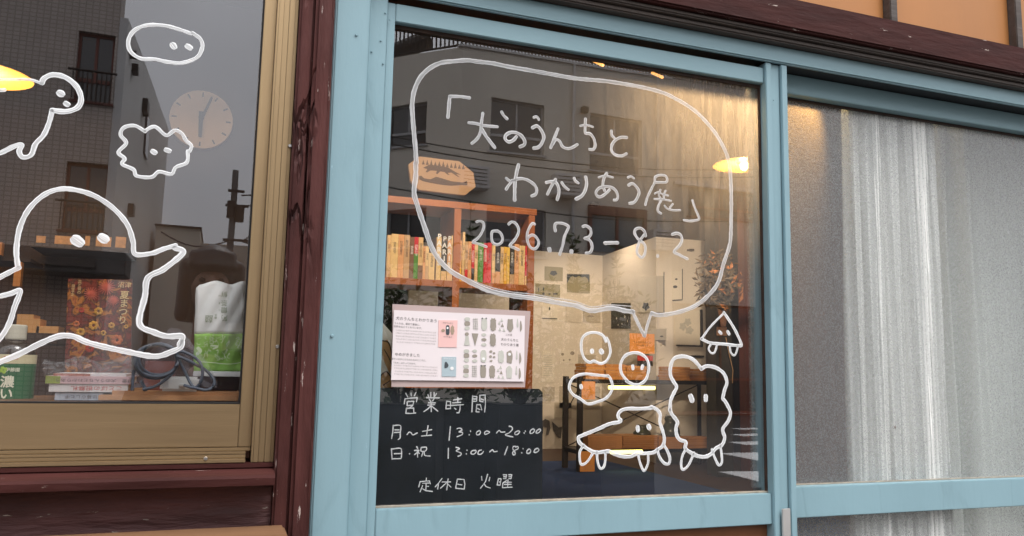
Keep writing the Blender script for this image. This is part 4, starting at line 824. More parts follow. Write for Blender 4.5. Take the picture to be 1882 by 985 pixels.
for i, (a, b_, yt, c, foot, lab) in enumerate(BOOKS):
    u0, u1, v1 = 700+a*.2944, 700+b_*.2944, 280+yt*.2944
    Yf = Yk+.012+random.random()*.006; x0, x1 = P(u0, 480, Yf).x+.0004, P(u1, 480, Yf).x-.0004; z1 = P((u0+u1)/2, v1, Yf).z; dp = .105+random.random()*.02
    bo = thing('paperback' if i == 0 else 'paperback.%03d' % i, lab, 'book', ((x0+x1)/2, Yf, zS), 'paperbacks in the orange brown bookcase')
    th = .0012
    g = G(); g.box(x0, x1, Yf, Yf+th, zS+.0005, z1); g.box(x0, x0+th, Yf+th, Yf+dp, zS+.0005, z1); g.box(x1-th, x1, Yf+th, Yf+dp, zS+.0005, z1); put('cover', g, bmat(c), bo)
    g = G(); g.box(x0+th, x1-th, Yf+th, Yf+dp-.003, zS+.003, z1-.003); put('page_block', g, PAGES, bo)
    if foot:
        zf = zS+(z1-zS)*random.uniform(.22, .42)
        if lab.startswith('green'): zf = zS+(z1-zS)*.6; g = G(); g.box(x0, x1, Yf-.0005, Yf-.0001, zf, z1)
        else: g = G(); g.box(x0, x1, Yf-.0005, Yf-.0001, zS+.001, zf)
        put('spine_band', g, bmat(globals()[foot]), bo)
    w = x1-x0
    if 'PARIS' in lab: text('PARIS', (x0+w/2, Yf-.0006, z1-(z1-zS)*.30), .028, CHALK, bo, 'spine_lettering', vertical=True, bold=.03)
    elif w > .008:
        k = 3+i % 4; s = ''.join(BTITLES[(i*3+j) % len(BTITLES)] for j in range(k)); dark = c in (BK, BR_, RD, GR)
        text(s, (x0+w/2, Yf-.0006, zS+(z1-zS)*.68), min(.012, w*.75), CHALK if dark else INK, bo, 'spine_lettering', vertical=True)
for i, (u0, u1, v0, v1, c, lab) in enumerate([(957.5, 968, 598, 644, OR, 'orange book on the lower shelf right of the flyer'), (957, 967, 645, 700, (.35, .03, .02), 'dark red book under the orange one right of the flyer')]):
    p0, p1 = P(u0-8, v1, Yk+.01), P(u1, v0, Yk+.01); bo = thing('hardback' if i == 0 else 'hardback.001', lab, 'book', (p1.x, Yk+.01, p0.z))
    zz0 = zS-.40 if i else p0.z
    g = G(); g.box(p0.x, p1.x, Yk+.01, Yk+.13, max(p0.z, zS-.399), p1.z); put('cover', g, bmat(c), bo); g = G(); g.box(p0.x+.002, p1.x-.002, Yk+.012, Yk+.131, max(p0.z, zS-.399)+.002, p1.z+.0002); put('page_block', g, PAGES, bo)

# octagonal painted board on top of the bookcase
oc = [(172, 75), (240, 25), (490, 55), (578, 125), (592, 215), (525, 268), (240, 235), (185, 180)]
def o2(x, y): return (700+x*.2944, 280+y*.2944)
ob = thing('painted_board', 'octagonal wooden board painted with a wolf over a lying figure, on the bookcase', 'painted board', P(812, 366, Yk+.04))
g = G(); g.prism([XZ(*o2(x, y), Yk+.03) for x, y in oc], Yk+.03, Yk+.05); put('board', g, mat('pale_bare_wood', (.40, .25, .14), .6, var=.08, scale=4, stretch=(.2, 1, 1)), ob, bevel=.0015)
SIL = mat('brown_silhouette_paint', (.10, .06, .045), .7)
def sil(name, polys):
    g = G()
    for p in polys: g.prism([XZ(*o2(x, y), Yk+.029) for x, y in p], Yk+.0285, Yk+.0298)
    put(name, g, SIL, ob)
for i in range(11):
    x = 265+i*25; y = 75+i*3; sil('painted_tree', [[(x-9, y), (x, y-28-(i % 3)*4), (x+9, y)]])
sil('painted_wolf', [[(265, 95), (300, 78), (350, 82), (420, 95), (470, 125), (500, 140), (468, 134), (490, 155), (478, 150), (440, 125), (415, 128), (430, 140), (418, 140), (398, 122), (370, 118), (355, 135), (345, 132), (350, 115), (310, 112), (290, 125), (280, 122), (290, 105)]])
sil('painted_figure', [[(238, 150), (252, 145), (270, 162), (310, 168), (345, 152), (400, 168), (440, 180), (510, 188), (538, 178), (540, 205), (500, 204), (440, 208), (380, 202), (320, 192), (265, 180), (240, 168)]])

# ================================================================== gallery partition, rack, prints
YWL, YWR = 7.1, 5.62
xa = P(940, 600, YWL).x; xb = P(1107, 600, YWL).x; xc = P(1206, 600, YWR).x; xd = P(1316, 600, YWR).x
zWl = zl(YWL, (985, 463), (1105, 472)); zWr_ = zl(YWR, (1206, 433), (1315, 441)); zW_ = (zWl+zWr_)/2
part_ = thing('gallery_partition', 'cream painted gallery partition pinned with prints', 'partition', ((xa+xd)/2, YWR, ZF))
def pwall(pts, label=None):
    n = len(pts); g = G(); g.v = [(x, y, ZF+.0) for x, y in pts]+[(x, y, zW_) for x, y in pts]
    g.f = [tuple(range(n))[::-1], tuple(range(n, 2*n))]+[(i, (i+1) % n, n+(i+1) % n, n+i) for i in range(n)]
    o = put('wall_panel', g, WHITEW, part_); o['label'] = label
pwall([(xa-1.2, YWL), (xb, YWL), (xb+.03, YWL+.06), (xa-1.2, YWL+.06)], 'far panel of the partition')
pwall([(xb+.001, YWL-.001), (xc-.001, YWR+.001), (xc+.04, YWR+.04), (xb+.05, YWL+.05)], 'slanting panel of the partition')
pwall([(xc, YWR), (xd, YWR), (xd, YWR+.06), (xc+.001, YWR+.06)], 'near panel of the partition')
nS = Vector((-(YWR-YWL), 0, 0)); dS = Vector((xc-xb, YWR-YWL, 0)).normalized(); nrm = Vector((dS.y, -dS.x, 0)); nrm = nrm if nrm.dot(CAM-Vector((xb, YWL, 0))) > 0 else -nrm
def onslant(u, v, off=.0):
    d = ray(u, v); A = Vector((xb, YWL, 0))+nrm*off; t = (A-CAM).dot(nrm)/d.dot(nrm); return CAM+d*t
OLV = mat('olive_print_paper', (.34, .31, .20), .7, var=.05); GRP = mat('grey_print_paper', (.50, .45, .36), .7, var=.05); CRP = mat('cream_print_paper', (.78, .73, .62), .7, var=.02); NAV = mat('dark_print_and_shadow', (.05, .05, .05), .7, var=.3, scale=20)
def wallprint(kind, label, rect, m, plane, marks=(), shade=True, th=.006, mk='k'):
    u0, v0, u1, v1 = rect; cs = [(u0, v0), (u1, v0), (u1, v1), (u0, v1)]
    if plane == 'S': f = lambda u, v, o: onslant(u, v, o); k = nrm
    else:
        Yp = YWL if plane == 'L' else YWR; f = lambda u, v, o: P(u, v, Yp-o); k = Vector((0, -1, 0))
    if plane != 'S':
        ps = [f(*c, .002) for c in cs]; x0_ = (ps[0].x+ps[3].x)/2; x1_ = (ps[1].x+ps[2].x)/2; zt_ = (ps[0].z+ps[1].z)/2; zb_ = (ps[2].z+ps[3].z)/2; y_ = ps[0].y
        ps = [Vector((x0_, y_, zt_)), Vector((x1_, y_, zt_)), Vector((x1_, y_, zb_)), Vector((x0_, y_, zb_))]
    else: ps = [f(*c, .002) for c in cs]
    t = thing(kind, label, 'print', (ps[3]+ps[2])/2, 'prints pinned to the gallery partition')
    g = G(); g.v = [tuple(p) for p in ps]+[tuple(p+k*th) for p in ps]; g.f = [(0, 1, 2, 3), (7, 6, 5, 4)]+[(i, i+4, (i+1) % 4+4, (i+1) % 4) for i in range(4)]
    put('sheet', g, m, t)
    for sh in marks:
        g = G(); n = len(sh); q = [f(a, b, .002+th+.0015) for a, b in sh]; g.v = [tuple(p) for p in q]+[tuple(p-k*.001) for p in q]; g.f = [tuple(range(n)), tuple(range(2*n-1, n-1, -1))]+[(i, i+n, (i+1) % n+n, (i+1) % n) for i in range(n)]
        put('print_or_shadow', g, PR[mk], t)
wallprint('print', 'olive print with a small dark head, upper left of the partition', (1001, 490.5, 1034, 516), OLV, 'L', [blob(1017.5, 502, 6.5, 4.5, 0, 5, .1), ])
wallprint('print', 'olive print with a dark scalloped top edge', (1042, 504, 1084, 538), OLV, 'L', [[(1042, 504), (1083, 504), (1083, 520), (1080, 512), (1075, 508), (1070, 510), (1064, 507), (1058, 510), (1052, 507), (1047, 511), (1044, 518), (1042, 520)]])
wallprint('print', 'wide olive print with a row of tiny dark marks', (984, 522, 1029, 546), OLV, 'L', [blob(990, 532, 1, 4), blob(999, 531, 1.2, 3.4), blob(999, 540, 2.2, 2.5), blob(1010, 540, 2, 1.3), blob(1021, 540, 4.5, 1.6)])
wallprint('print', 'small cream card with a tiny dark figure above the edge shadow', (996, 563, 1024, 585), CRP, 'L', [blob(1010, 567, 1.3, 3), [(997, 584), (1024, 585), (1024, 586.4), (997, 585.4)]])  # lower strip is the card's shadow, put in as a dark mark
wallprint('print', 'pale sheet with faint writing behind the bubble line', (1040, 556, 1068, 592), mat('faint_pale_paper', (.66, .60, .50), .7), 'L')
wallprint('print', 'grey landscape print low beside the faint sheet', (1072, 572, 1103, 592), GRP, 'L', [blob(1085, 581, 6, 2, 0, 3, .2)], mk='d')
wallprint('print', 'tall cream text sheet left of the rack', (996, 645, 1019, 702), CRP, 'L', [[(999, 653+i*4), (1015, 653.3+i*4), (1015, 654.2+i*4), (999, 654+i*4)] for i in range(10)], mk='l')
wallprint('print', 'cream sheet with a few brown spots', (1029, 643, 1056, 668), CRP, 'L', [blob(1034, 651, 2.6, 2.6), blob(1052, 649, 4, 3.4), blob(1036, 662, 1.6, 1.6), blob(1047, 661, 1.8, 1.8)], mk='d')
wallprint('print', 'grey print just above the envelopes on the rack', (1063, 652, 1095, 672), GRP, 'L')
wallprint('print', 'grey print with a faint drawing beside the blackboard', (996, 711, 1019, 737), GRP, 'L', [blob(1006, 726, 5, 1.4)], mk='d')
wallprint('print', 'grey print behind the left posts of the rack, lower one', (1019, 740, 1050, 768), GRP, 'L')
wallprint('print', 'grey print behind the oval creature drawing', (1028, 710, 1102, 750), GRP, 'L')
wallprint('print', 'dark forest print with pale specks on the slanting panel', (1124, 557, 1159, 604), NAV, 'S', [blob(1133, 585, .9, 2), blob(1148, 582, 1.3, 3), blob(1143, 595, .8, 2), blob(1153, 590, .8, 2.4), blob(1136, 597, .8, 1.6)], mk='l')
wallprint('print', 'large white sheet with two small dark heads', (1174, 507, 1221, 574), CRP, 'S', [blob(1187, 563, 6, 7, 0, 5, .2), [(1219.5, 500), (1221, 500), (1221, 574), (1219.5, 574)]])  # right-hand strip is the sheet's shadow, painted dark
wallprint('print', 'small white framed card above the orange notice', (1192, 604, 1226, 625), CRP, 'S', [blob(1216, 618, 3, 1.2)])
wallprint('print', 'tall white print with a painted shadow along its right edge', (1235, 498, 1254, 552), CRP, 'R', [blob(1243, 513, 2.4, 1.8), blob(1241, 527, 4, 2.6), [(1253.4, 494), (1255, 494), (1255, 550), (1253.4, 550)], [(1236, 551), (1254.5, 550), (1254.5, 552), (1236, 553)]], mk='k')  # strips at the right and below are shadow painted dark
wallprint('print', 'large white print with a grey flower-like drawing and painted shadow edge', (1240, 570, 1286, 633), CRP, 'R', [blob(1264, 592, 6, 7, 0, 5, .2), blob(1255, 600, 6, 7, 1, 5, .2), blob(1267, 607, 7, 7, 2, 5, .2)], mk='l')
g = G()
for a, b, c, d in ((1286.5, 569, 1290, 637), (1243, 633.5, 1290, 637.3)):
    p0, p1 = P(a, b, YWR-.01), P(c, d, YWR-.01); g.box(p0.x, p1.x, YWR-.03, YWR-.004, p1.z, p0.z)
put('shadow_edge', g, NAV, part_)  # dark bars stand for the shadow at the print's right and lower edges
def ledge(label, u0, u1, v):
    p0, p1 = P(u0, v, YWR-.02), P(u1, v, YWR-.02); g = G(); g.box(p0.x, p1.x, YWR-.06, YWR-.001, p0.z-.012, p0.z+.006); put('picture_ledge', g, GREYM, None, label=label, category='ledge')
ledge('small dark ledge under the large framed print', 1271, 1290, 654); ledge('tiny dark ledge near the top of the near panel', 1264, 1272, 459)
# dark room end right of the partition: pillar, red wood wall
fx0, fx1 = P(1316, 700, 4.6).x, P(1346, 700, 4.6).x
g = G(); g.box(fx0, fx1, 4.6, 4.75, ZF, 3.05); put('pillar', g, mat('dark_green_brown_pillar', (.045, .04, .03), .5, var=.2), None, label='dark pillar beside the gallery partition', category='pillar')
rw = thing('panelled_wall', 'dark red wooden wall right of the pillar', 'wall', (P(1500, 700, 4.4).x, 4.4, ZF))
x = fx1+.001
for i in range(7):
    g = G(); g.box(x, x+.24, 4.4+.004*(i % 2), 4.5, ZF, 3.05); put('plank', g, REDW, rw, bevel=.003); x += .2415
p0, p1 = P(1322, 616, 4.55), P(1340, 601, 4.55); g = G(); g.box(p0.x, p1.x, 4.585, 4.592, p0.z, p1.z); put('card_tag', g, mat('kraft_tag', (.42, .24, .14), .7), None, label='small brown card tag on the dark pillar', category='tag')
g = G(); g.tube([P(1334, 620, 4.5), P(1340, 650, 4.5), P(1347, 680, 4.5), P(1346, 704, 4.5)], .004, 6); put('string', g, mat('tan_string', (.45, .28, .14), .8), None, label='tan string hanging down the dark pillar', category='string')

for i, (u_, y_) in enumerate(((1090, 6.3), (1260, 4.7))):  # added ceiling spots, unseen fill that brightens the wall under the rack
    q = P(u_, 500, y_); q.z = 3.02; t = thing('added_ceiling_spot', ('added ceiling spot, fill light over the far end of the gallery partition', 'added ceiling spot, fill light over the right end of the steel rack')[i], 'fill light', q)
    g = G(); g.lathe([(.05, 0), (.06, 0), (.06, .03), (.045, .03)], q, 20, cap=False); put('ring', g, GREYM, t)
    spot('fill_beam', q+Vector((0, 0, -.01)), (q.x, q.y+.001, 0), (22, 16)[i], 130, .04, parent=t)
# floor rug
def floor_hit(u, v, z=ZF): d = ray(u, v); t = (z-CAM.z)/d.z; return CAM+d*t
fa = floor_hit(990, 850); fb = floor_hit(1118, 850)
g = G(); g.box(fa.x-2.2, fb.x, 1.2, fa.y, ZF+.0, ZF+.012); put('rug', g, mat('navy_rug', (.035, .085, .25), .95, var=.2, scale=200, bump=.5, bscale=500), None, label='navy rug on the shop floor under the steel rack', category='rug')

# rack
YR0, YR1 = 5.05, 5.36
xr0, xr1 = P(1067, 800, YR0).x, P(1320, 800, YR0).x
rk = thing('steel_rack', 'dark steel rack with two shelves of kraft packages', 'rack', ((xr0+xr1)/2, YR0, ZF))
zU = zl(YR0, (1067, 698), (1320, 699.5)); zL_ = zl(YR0, (1067, 826), (1320, 825))
for x in (xr0, xr1):
    for y in (YR0, YR1):
        g = G(); g.box(x-.022, x+.022, y, y+.004, ZF+.012, zU+.02); g.box(x-.022 if x == xr0 else x+.018, x-.018 if x == xr0 else x+.022, y+.0041, y+.04, ZF+.012, zU+.02); put('post', g, GREYM, rk)
for z in (zU, zL_, ZF+.2): g = G(); g.box(xr0-.02, xr1+.02, YR0+.005, YR1, z-.035, z); put('shelf', g, GREYM, rk, bevel=.002)
for a, b in (((xr0, zU-.04), (xr1, zL_)), ((xr1, zU-.04), (xr0, zL_)), ((xr0, zL_-.04), (xr1, ZF+.2)), ((xr1, zL_-.04), (xr0, ZF+.2))):
    g = G(); g.tube([(a[0], YR1+.012, a[1]), (b[0], YR1+.012, b[1])], .006, 6); put('cross_brace', g, GREYM, rk)
# side braces
g = G(); g.tube([(xr0, YR0+.02, zU-.06), (xr0, YR1, zU-.30)], .005, 6); put('cross_brace', g, GREYM, rk)
# tubes
TUBE = mat('lit_tube', (1, .95, .5), .3, emit=((1, .86, .22), 2.2))
for i, (u0, u1, v, z, lab) in enumerate(((1119, 1203, 712, 0, 'lit yellow tube lamp under the upper shelf of the rack'), (1122, 1180, 831, 0, 'lit yellow tube lamp under the lower shelf of the rack'))):
    Yt = YR0-.012; p0, p1 = P(u0, v, Yt), P(u1, v, Yt); z = p0.z
    t = thing('tube_lamp', lab, 'tube lamp', ((p0.x+p1.x)/2, Yt, z)); g = G(); g.tube([(p0.x, Yt, z), (p1.x, Yt, z)], .017, 12); put('tube', g, TUBE, t, smooth=True)
    g = G(); g.box(p0.x, p1.x, Yt-.012, Yt+.012, z+.0185, z+.03); put('tube_holder', g, GREYM, t)
KR = [mat('kraft_paper_%d' % i, c, .6, var=.12, scale=20, stretch=(.3, 1, 1)) for i, c in enumerate(((.60, .27, .075), (.64, .31, .10), (.54, .24, .07)))]
KD = [mat('aged_kraft_%d' % i, c, .6, var=.2, scale=20, stretch=(.3, 1, 1)) for i, c in enumerate(((.46, .21, .075), (.54, .26, .10)))]
ORD = ['bottom', 'second lowest', 'third lowest', 'fourth lowest', 'fifth lowest', 'sixth lowest', 'seventh lowest', 'topmost']
nm = 0
def stack(u0, u1, n, zb, th, mats, where):
    global nm
    x0, x1 = P(u0, 760, YR0).x, P(u1, 760, YR0).x; z = zb+.001
    for i in range(n):
        j = random.uniform(-.006, .006); dy = random.uniform(0, .012)
        o = 'topmost' if i == n-1 else ORD[i]
        t = thing('kraft_package' if nm == 0 else 'kraft_package.%03d' % nm, '%s kraft package of the %s' % (o, where), 'package', ((x0+x1)/2, YR0+.12, z), 'kraft packages stacked on the steel rack'); nm += 1
        g = G(); a, b, y0, y1 = x0+j+.002, x1+j-.002, YR0-.02+dy, YR0+.21+dy
        g.box(a, b, y0, y1, z, z+th*.86); put('wrapper', g, mats[(i+nm) % len(mats)], t, bevel=.0025)
        g = G(); g.box(a+.004, b-.004, y0+.002, y1-.004, z+th*.861, z+th*.93); put('flap', g, mats[(i+nm+1) % len(mats)], t)
        z += th
t5 = (zl(YR0, (1120, 669))-zU)/5
stack(1074, 1110, 5, zU, t5, KR, 'leftmost stack on the upper shelf'); stack(1111, 1149, 5, zU, t5, KR, 'second stack from the left on the upper shelf'); stack(1150, 1188, 5, zU, t5*.95, KR, 'middle stack on the upper shelf')
stack(1232, 1268, 5, zU, t5*.92, KR, 'fourth stack on the upper shelf'); stack(1271, 1310, 4, zU, t5*1.02, KR, 'rightmost stack on the upper shelf')
t7 = (zl(YR0, (1120, 801))-zL_)/7
stack(1080, 1143, 7, zL_, t7, KD, 'left stack on the lower shelf'); stack(1144, 1208, 7, zL_, t7, KD, 'middle stack on the lower shelf'); stack(1209, 1252, 6, zL_, t7, KD, 'third stack on the lower shelf'); stack(1262, 1313, 5, zL_, t7*1.1, KR, 'bright right stack on the lower shelf')
# orange notices
ORN = mat('orange_notice_paper', (.80, .33, .08), .7, var=.03)
def notice(label, rect, Y, lines=True, stand=False, parentless=True):
    u0, v0, u1, v1 = rect; p0, p1 = P(u0, v1, Y), P(u1, v0, Y); t = thing('notice', label, 'notice', ((p0.x+p1.x)/2, Y, p0.z), 'orange paper notices on the rack')
    g = G(); g.box(p0.x, p1.x, Y, Y+.002, p0.z, p1.z); put('sheet', g, ORN, t)
    h = (p1.z-p0.z); w = p1.x-p0.x
    text('うんちのおみくじ' if stand else 'おしらせ', ((p0.x+p1.x)/2, Y-.0008, p0.z+h*.55), w*.09, INK, t); text('お一人様一点', ((p0.x+p1.x)/2, Y-.0008, p0.z+h*.40), w*.075, INK, t)
    if not stand:
        for k in range(5): text('このほんをおもとめのかたへ', ((p0.x+p1.x)/2, Y-.0008, p0.z+h*(.30-.05*k)), w*.06, INKS, t)
    if stand:
        g = G(); g.tube([((p0.x+p1.x)/2, Y+.004, zU), ((p0.x+p1.x)/2, Y+.004, p1.z)], .003, 6); put('stand_wire', g, GREYM, t)
notice('orange notice standing under the tip of the speech bubble', (1157, 614, 1203, 649), YR0+.02, stand=True)
notice('orange sheet hanging on the rack post inside the oval drawing', (1069, 701, 1094, 734), YR0-.03); notice('orange sheet hanging on the lower rack post beside the blue rug', (1066, 829, 1093, 867), YR0-.03)
p0, p1 = P(1170, 672, YR0-.01), P(1198, 654, YR0-.01)
t = thing('picture_book', 'red and black picture book leaning on the rack behind the round face drawing', 'book', ((p0.x+p1.x)/2, YR0, zU))
g = G(); g.box(p0.x, p1.x, YR0-.028, YR0-.022, (p0.z+p1.z)/2, p1.z); put('upper_cover', g, bmat((.5, .04, .03)), t); g = G(); g.box(p0.x, p1.x, YR0-.028, YR0-.022, p0.z, (p0.z+p1.z)/2-.0005); put('lower_cover', g, bmat(BK), t)
# dark figurines on the lower shelf and the floor pieces
FIG = mat('dark_green_ceramic', (.06, .065, .055), .3, var=.2)
def figurine(label, u, v0, v1, wd, Y, ears=True):
    zb = zL_+t7*7.2 if Y > YR0 else P(u, v1, Y).z; p = P(u, v1, Y); q = P(u, v0, Y); h = q.z-p.z; r = wd/2/1472*(p-CAM).dot(Fv)
    t = thing('figurine', label, 'figurine', p); g = G(); g.lathe([(r*.8, 0), (r, h*.12), (r*.95, h*.35), (r*.6, h*.58), (r*.5, h*.66), (r*.62, h*.78), (r*.5, h*.9), (r*.1, h*.95)], p, 18); put('body', g, FIG, t, smooth=True)
    if ears:
        for s in (-1, 1): g = G(); g.tube([(p.x+s*r*.35, p.y, p.z+h*.85), (p.x+s*r*.5, p.y, p.z+h)], [r*.22, r*.03], 8); put('ear', g, FIG, t)
figurine('dark green figurine between the long-nosed and the tall creature drawings', 1232, 761, 803, 36, YR0+.1)
figurine('low dark figurine behind the eyes of the long-nosed creature', 1180, 780, 802, 34, YR0+.12)
for i, (pts, lab) in enumerate((([(996, 775), (1002, 770), (1010, 773), (1012, 786), (1008, 799), (1004, 800), (1006, 786), (999, 784), (998, 797)], 'dark curved animal cut-out on the wall beside the blackboard'), ([(1015, 775), (1027, 786), (1033, 784), (1031, 806), (1024, 802), (1018, 792)], 'dark wing-shaped cut-out on the wall left of the rack'))):
    g = G(); g.prism([XZ(a, b, YWL-.03) for a, b in pts], YWL-.03, YWL-.02); put('paper_cutout' if i == 0 else 'paper_cutout.001', g, mat('mottled_dark_cutout', (.10, .09, .08), .7, var=.5, scale=30), None, label=lab, category='cut-out')

# dried flowers
df = thing('dried_bouquet', 'bunch of dried brown and orange leaves hanging upside down by the pillar', 'dried flowers', P(1325, 600, 2.7))
rnd = random.Random(11)
def leafcloud(g, c, rx, ry, rz, n, l0, l1, w=.35):
    for i in range(n):
        a = rnd.uniform(0, 2*math.pi); b = math.acos(rnd.uniform(-1, 1)); r = rnd.random()**.45
        p = Vector(c)+Vector((rx*r*math.sin(b)*math.cos(a), ry*r*math.sin(b)*math.sin(a), rz*r*math.cos(b)))
        leaf(g, p, rnd.uniform(l0, l1), w)
def leaf(g, p, ln, w=.35, d=None):
    d = d or Vector((rnd.gauss(0, 1), rnd.gauss(0, 1), rnd.gauss(0, .8))); d.normalize(); s = d.cross(Vector((rnd.gauss(0, 1), rnd.gauss(0, 1), rnd.gauss(0, 1)))).normalized()*ln*w; n_ = d.cross(s).normalized()*ln*.12
    g.add([p, p+d*ln*.5+s*.5+n_, p+d*ln, p+d*ln*.5-s*.5+n_, p+d*ln*.5], [(0, 1, 4), (1, 2, 4), (2, 3, 4), (3, 0, 4)])
dp_ = (P(1325, 520, 2.7)-CAM).dot(Fv)/FOC
for nme, m, sh in (('dry_leaves', mat('dry_brown_leaf', (.060, .042, .022), .7, var=.6, scale=40), 0), ('dry_leaves', mat('dry_orange_leaf', (.26, .10, .03), .7, var=.4, scale=40), 1)):
    g = G(); c = P(1318 if sh == 0 else 1334, 522, 2.7)
    leafcloud(g, c, 36*dp_, 36*dp_, 50*dp_, 330 if sh == 0 else 60, .035, .075); leafcloud(g, P(1312, 480, 2.7), 18*dp_, 20*dp_, 18*dp_, 70 if sh == 0 else 12, .03, .06)
    if sh == 0:
        for k in range(10): leaf(g, P(1296, 470+k*10, 2.7), .07, .25, Vector((-1, rnd.gauss(0, .4), rnd.gauss(0, .25))))
    put('foliage', g, m, df, kind='stuff')
g = G()
for k in range(9): g.tube([P(1318+k*2.4, 560, 2.7), P(1326+k*.9, 600, 2.7)], .003, 5)
g.tube([P(1322, 520, 2.7), P(1322, 300, 2.7)], .0015, 5)
put('stems', g, mat('dry_stem', (.12, .06, .035), .8), df, kind='stuff')

# ================================================================== left window: things on the inner ledge
zLd = zl(.06, (200, 738))
LED = mat('raw_ledge_wood', (.46, .24, .11), .6, var=.25, scale=12, stretch=(.1, 1, 1), bump=.2)
lx0, lx1 = XL, xW+.03
g = G(); g.box(lx0, lx1, .012, .30, zLd-.03, zLd); put('window_ledge', g, mat('inner_ledge_board', (.15, .07, .035), .5, var=.3, scale=6, stretch=(.1, 1, 1)), None, label='dark wooden ledge inside the bronze window', category='ledge')
def slab(name, label, cat, u0, u1, v0, v1, Y, dp, m, group=None, **k):
    p0, p1 = P(u0, v1, Y), P(u1, v0, Y); t = thing(name, label, cat, ((p0.x+p1.x)/2, Y, p0.z), group); return t, p0, p1
def flatbook(label, u0, u1, v0, v1, Y, dp, mc, pages=True, txt=None, tm=None, end=None, ts=.5):
    t, p0, p1 = slab('stacked_book', label, 'book', u0, u1, v0, v1, Y, dp, mc, 'books lying in a pile on the window ledge'); h = p1.z-p0.z
    g = G(); g.box(p0.x, p1.x, Y, Y+.0015, p0.z, p1.z); g.box(p0.x, p1.x, Y+.0015, Y+dp, p1.z-.0012, p1.z); g.box(p0.x, p1.x, Y+.0015, Y+dp, p0.z, p0.z+.0012); put('cover', g, mc, t, bevel=.0003)
    g = G(); g.box(p0.x+.002, p1.x-.002, Y+.0016, Y+dp-.002, p0.z+.0013, p1.z-.0013); put('page_block', g, PAGES, t)
    if end: g = G(); g.box(p0.x, p0.x+(p1.x-p0.x)*end[0], Y-.0004, Y-.0001, p0.z+.0002, p1.z-.0002); put('spine_band', g, end[1], t)
    if txt: text(txt, ((p0.x+p1.x)/2+(p1.x-p0.x)*.1, Y-.0006, (p0.z+p1.z)/2), h*ts, tm or INK, t, 'spine_lettering', rot=math.pi, sx=1.3)
    return t
PKB = mat('pink_spine_paper', (.66, .45, .47), .5, var=.04); WHB = mat('white_spine_paper', (.66, .63, .62), .5, var=.03); GNB = mat('leaf_green_band', (.30, .36, .08), .5); RDI = mat('red_ink', (.5, .05, .04), .6)
# from the ledge up
flatbook('bluish book at the bottom of the pile', 100, 190, 722, 735.5, .075, .13, mat('bluish_spine', (.36, .40, .46), .5, var=.2, scale=80), txt='雑誌暮らしと手', ts=.5)
flatbook('white book with red lettering in the pile', 89, 236, 705.5, 720, .072, .14, WHB, txt='ことばの祝祭札', tm=RDI, ts=.6)
flatbook('pink book with a green spine end in the pile', 83, 240, 692.5, 704.8, .070, .14, PKB, txt='三好愛　犬のうんちとわかりあう', end=(.17, GNB), ts=.5)
flatbook('topmost white book with a reddish left half', 98, 232, 687.5, 692, .078, .12, WHB, end=(.5, mat('brick_red_paper', (.35, .12, .08), .5)))
# wood sheets and raw edge
for i, (u0, u1, v0, v1, Y, lab) in enumerate(((180, 438, 728, 736, .045, 'lower raw plywood sheet on the ledge'), (205, 440, 720, 727.5, .06, 'upper raw plywood sheet under the white adapter'))):
    p0, p1 = P(u0, v1, Y), P(u1, v0, Y); g = G(); g.box(p0.x, p1.x, Y, Y+.18, p0.z, p1.z); put('plywood_sheet' if i == 0 else 'plywood_sheet.001', g, LED, None, label=lab, category='wood sheet', bevel=.0008)
# plastic film over the books
g = G(); nx, nz_ = 26, 7
for j in range(nz_+1):
    for i in range(nx+1):
        u = 80+175*i/nx; v = 660+32*j/nz_+(6*math.sin(i*.5) if j == 0 else 0); p = P(u, v, .066); g.v.append((p.x, .066+rnd.uniform(-.012, .012)+(.02 if j == 0 else 0), p.z))
for j in range(nz_):
    for i in range(nx): a = j*(nx+1)+i; g.f.append((a, a+1, a+nx+2, a+nx+1))
put('plastic_film', g, film_mat('clear_crinkled_film', .14, .08), None, label='crinkled clear plastic film over the pile of books', category='plastic film', base=tuple(P(165, 692, .066)))
g = G(); pts = [(240, 690), (262, 660), (290, 632), (312, 602), (330, 604), (352, 630), (380, 665), (400, 700)]; nn = len(pts)
for j in range(6):
    for i, (u, v) in enumerate(pts): p = P(u, v+(712-v)*j/5, .052); g.v.append((p.x, .052+rnd.uniform(-.006, .006), p.z))
for j in range(5):
    for i in range(nn-1): a = j*nn+i; g.f.append((a, a+1, a+nn+1, a+nn))
put('plastic_bag', g, film_mat('milky_bag_film', .16, .25, (.62, .58, .66)), None, label='milky plastic bag behind the coiled cable', category='plastic bag', base=tuple(P(320, 712, .052)))
# green tea bottle
bt = P(18, 738, .17); sc_ = (bt-CAM).dot(Fv)/FOC
bo = thing('tea_bottle', 'green labelled tea bottle with a cream cap at the left edge of the ledge', 'bottle', bt)
def bz(v): return (738-v)*sc_
R_ = 36*sc_
prof = [(R_*.9, 0), (R_, .004), (R_, bz(652)), (R_*.96, bz(640)), (R_*.6, bz(629)), (R_*.42, bz(626)), (R_*.40, bz(621))]
g = G(); g.lathe(prof, bt, 32); put('bottle_body', g, mat('dark_tea', (.035, .022, .012), .12, spec=.8), bo, smooth=True)
g = G(); g.lathe([(R_*.46, bz(624.5)), (R_*.48, bz(622)), (R_*.48, bz(599)), (R_*.42, bz(597))], bt, 28); put('cap', g, mat('cream_cap', (.62, .58, .46), .45), bo)
g = G(); g.lathe([(R_+.0008, bz(732)), (R_+.0008, bz(669))], bt, 36, cap=False); put('green_label', g, mat('deep_green_label', (.015, .13, .045), .35, var=.05), bo, smooth=True)
g = G(); g.lathe([(R_+.0009, bz(668.5)), (R_+.0009, bz(652))], bt, 36, cap=False); put('cream_label_band', g, mat('cream_label', (.66, .58, .36), .4), bo, smooth=True)
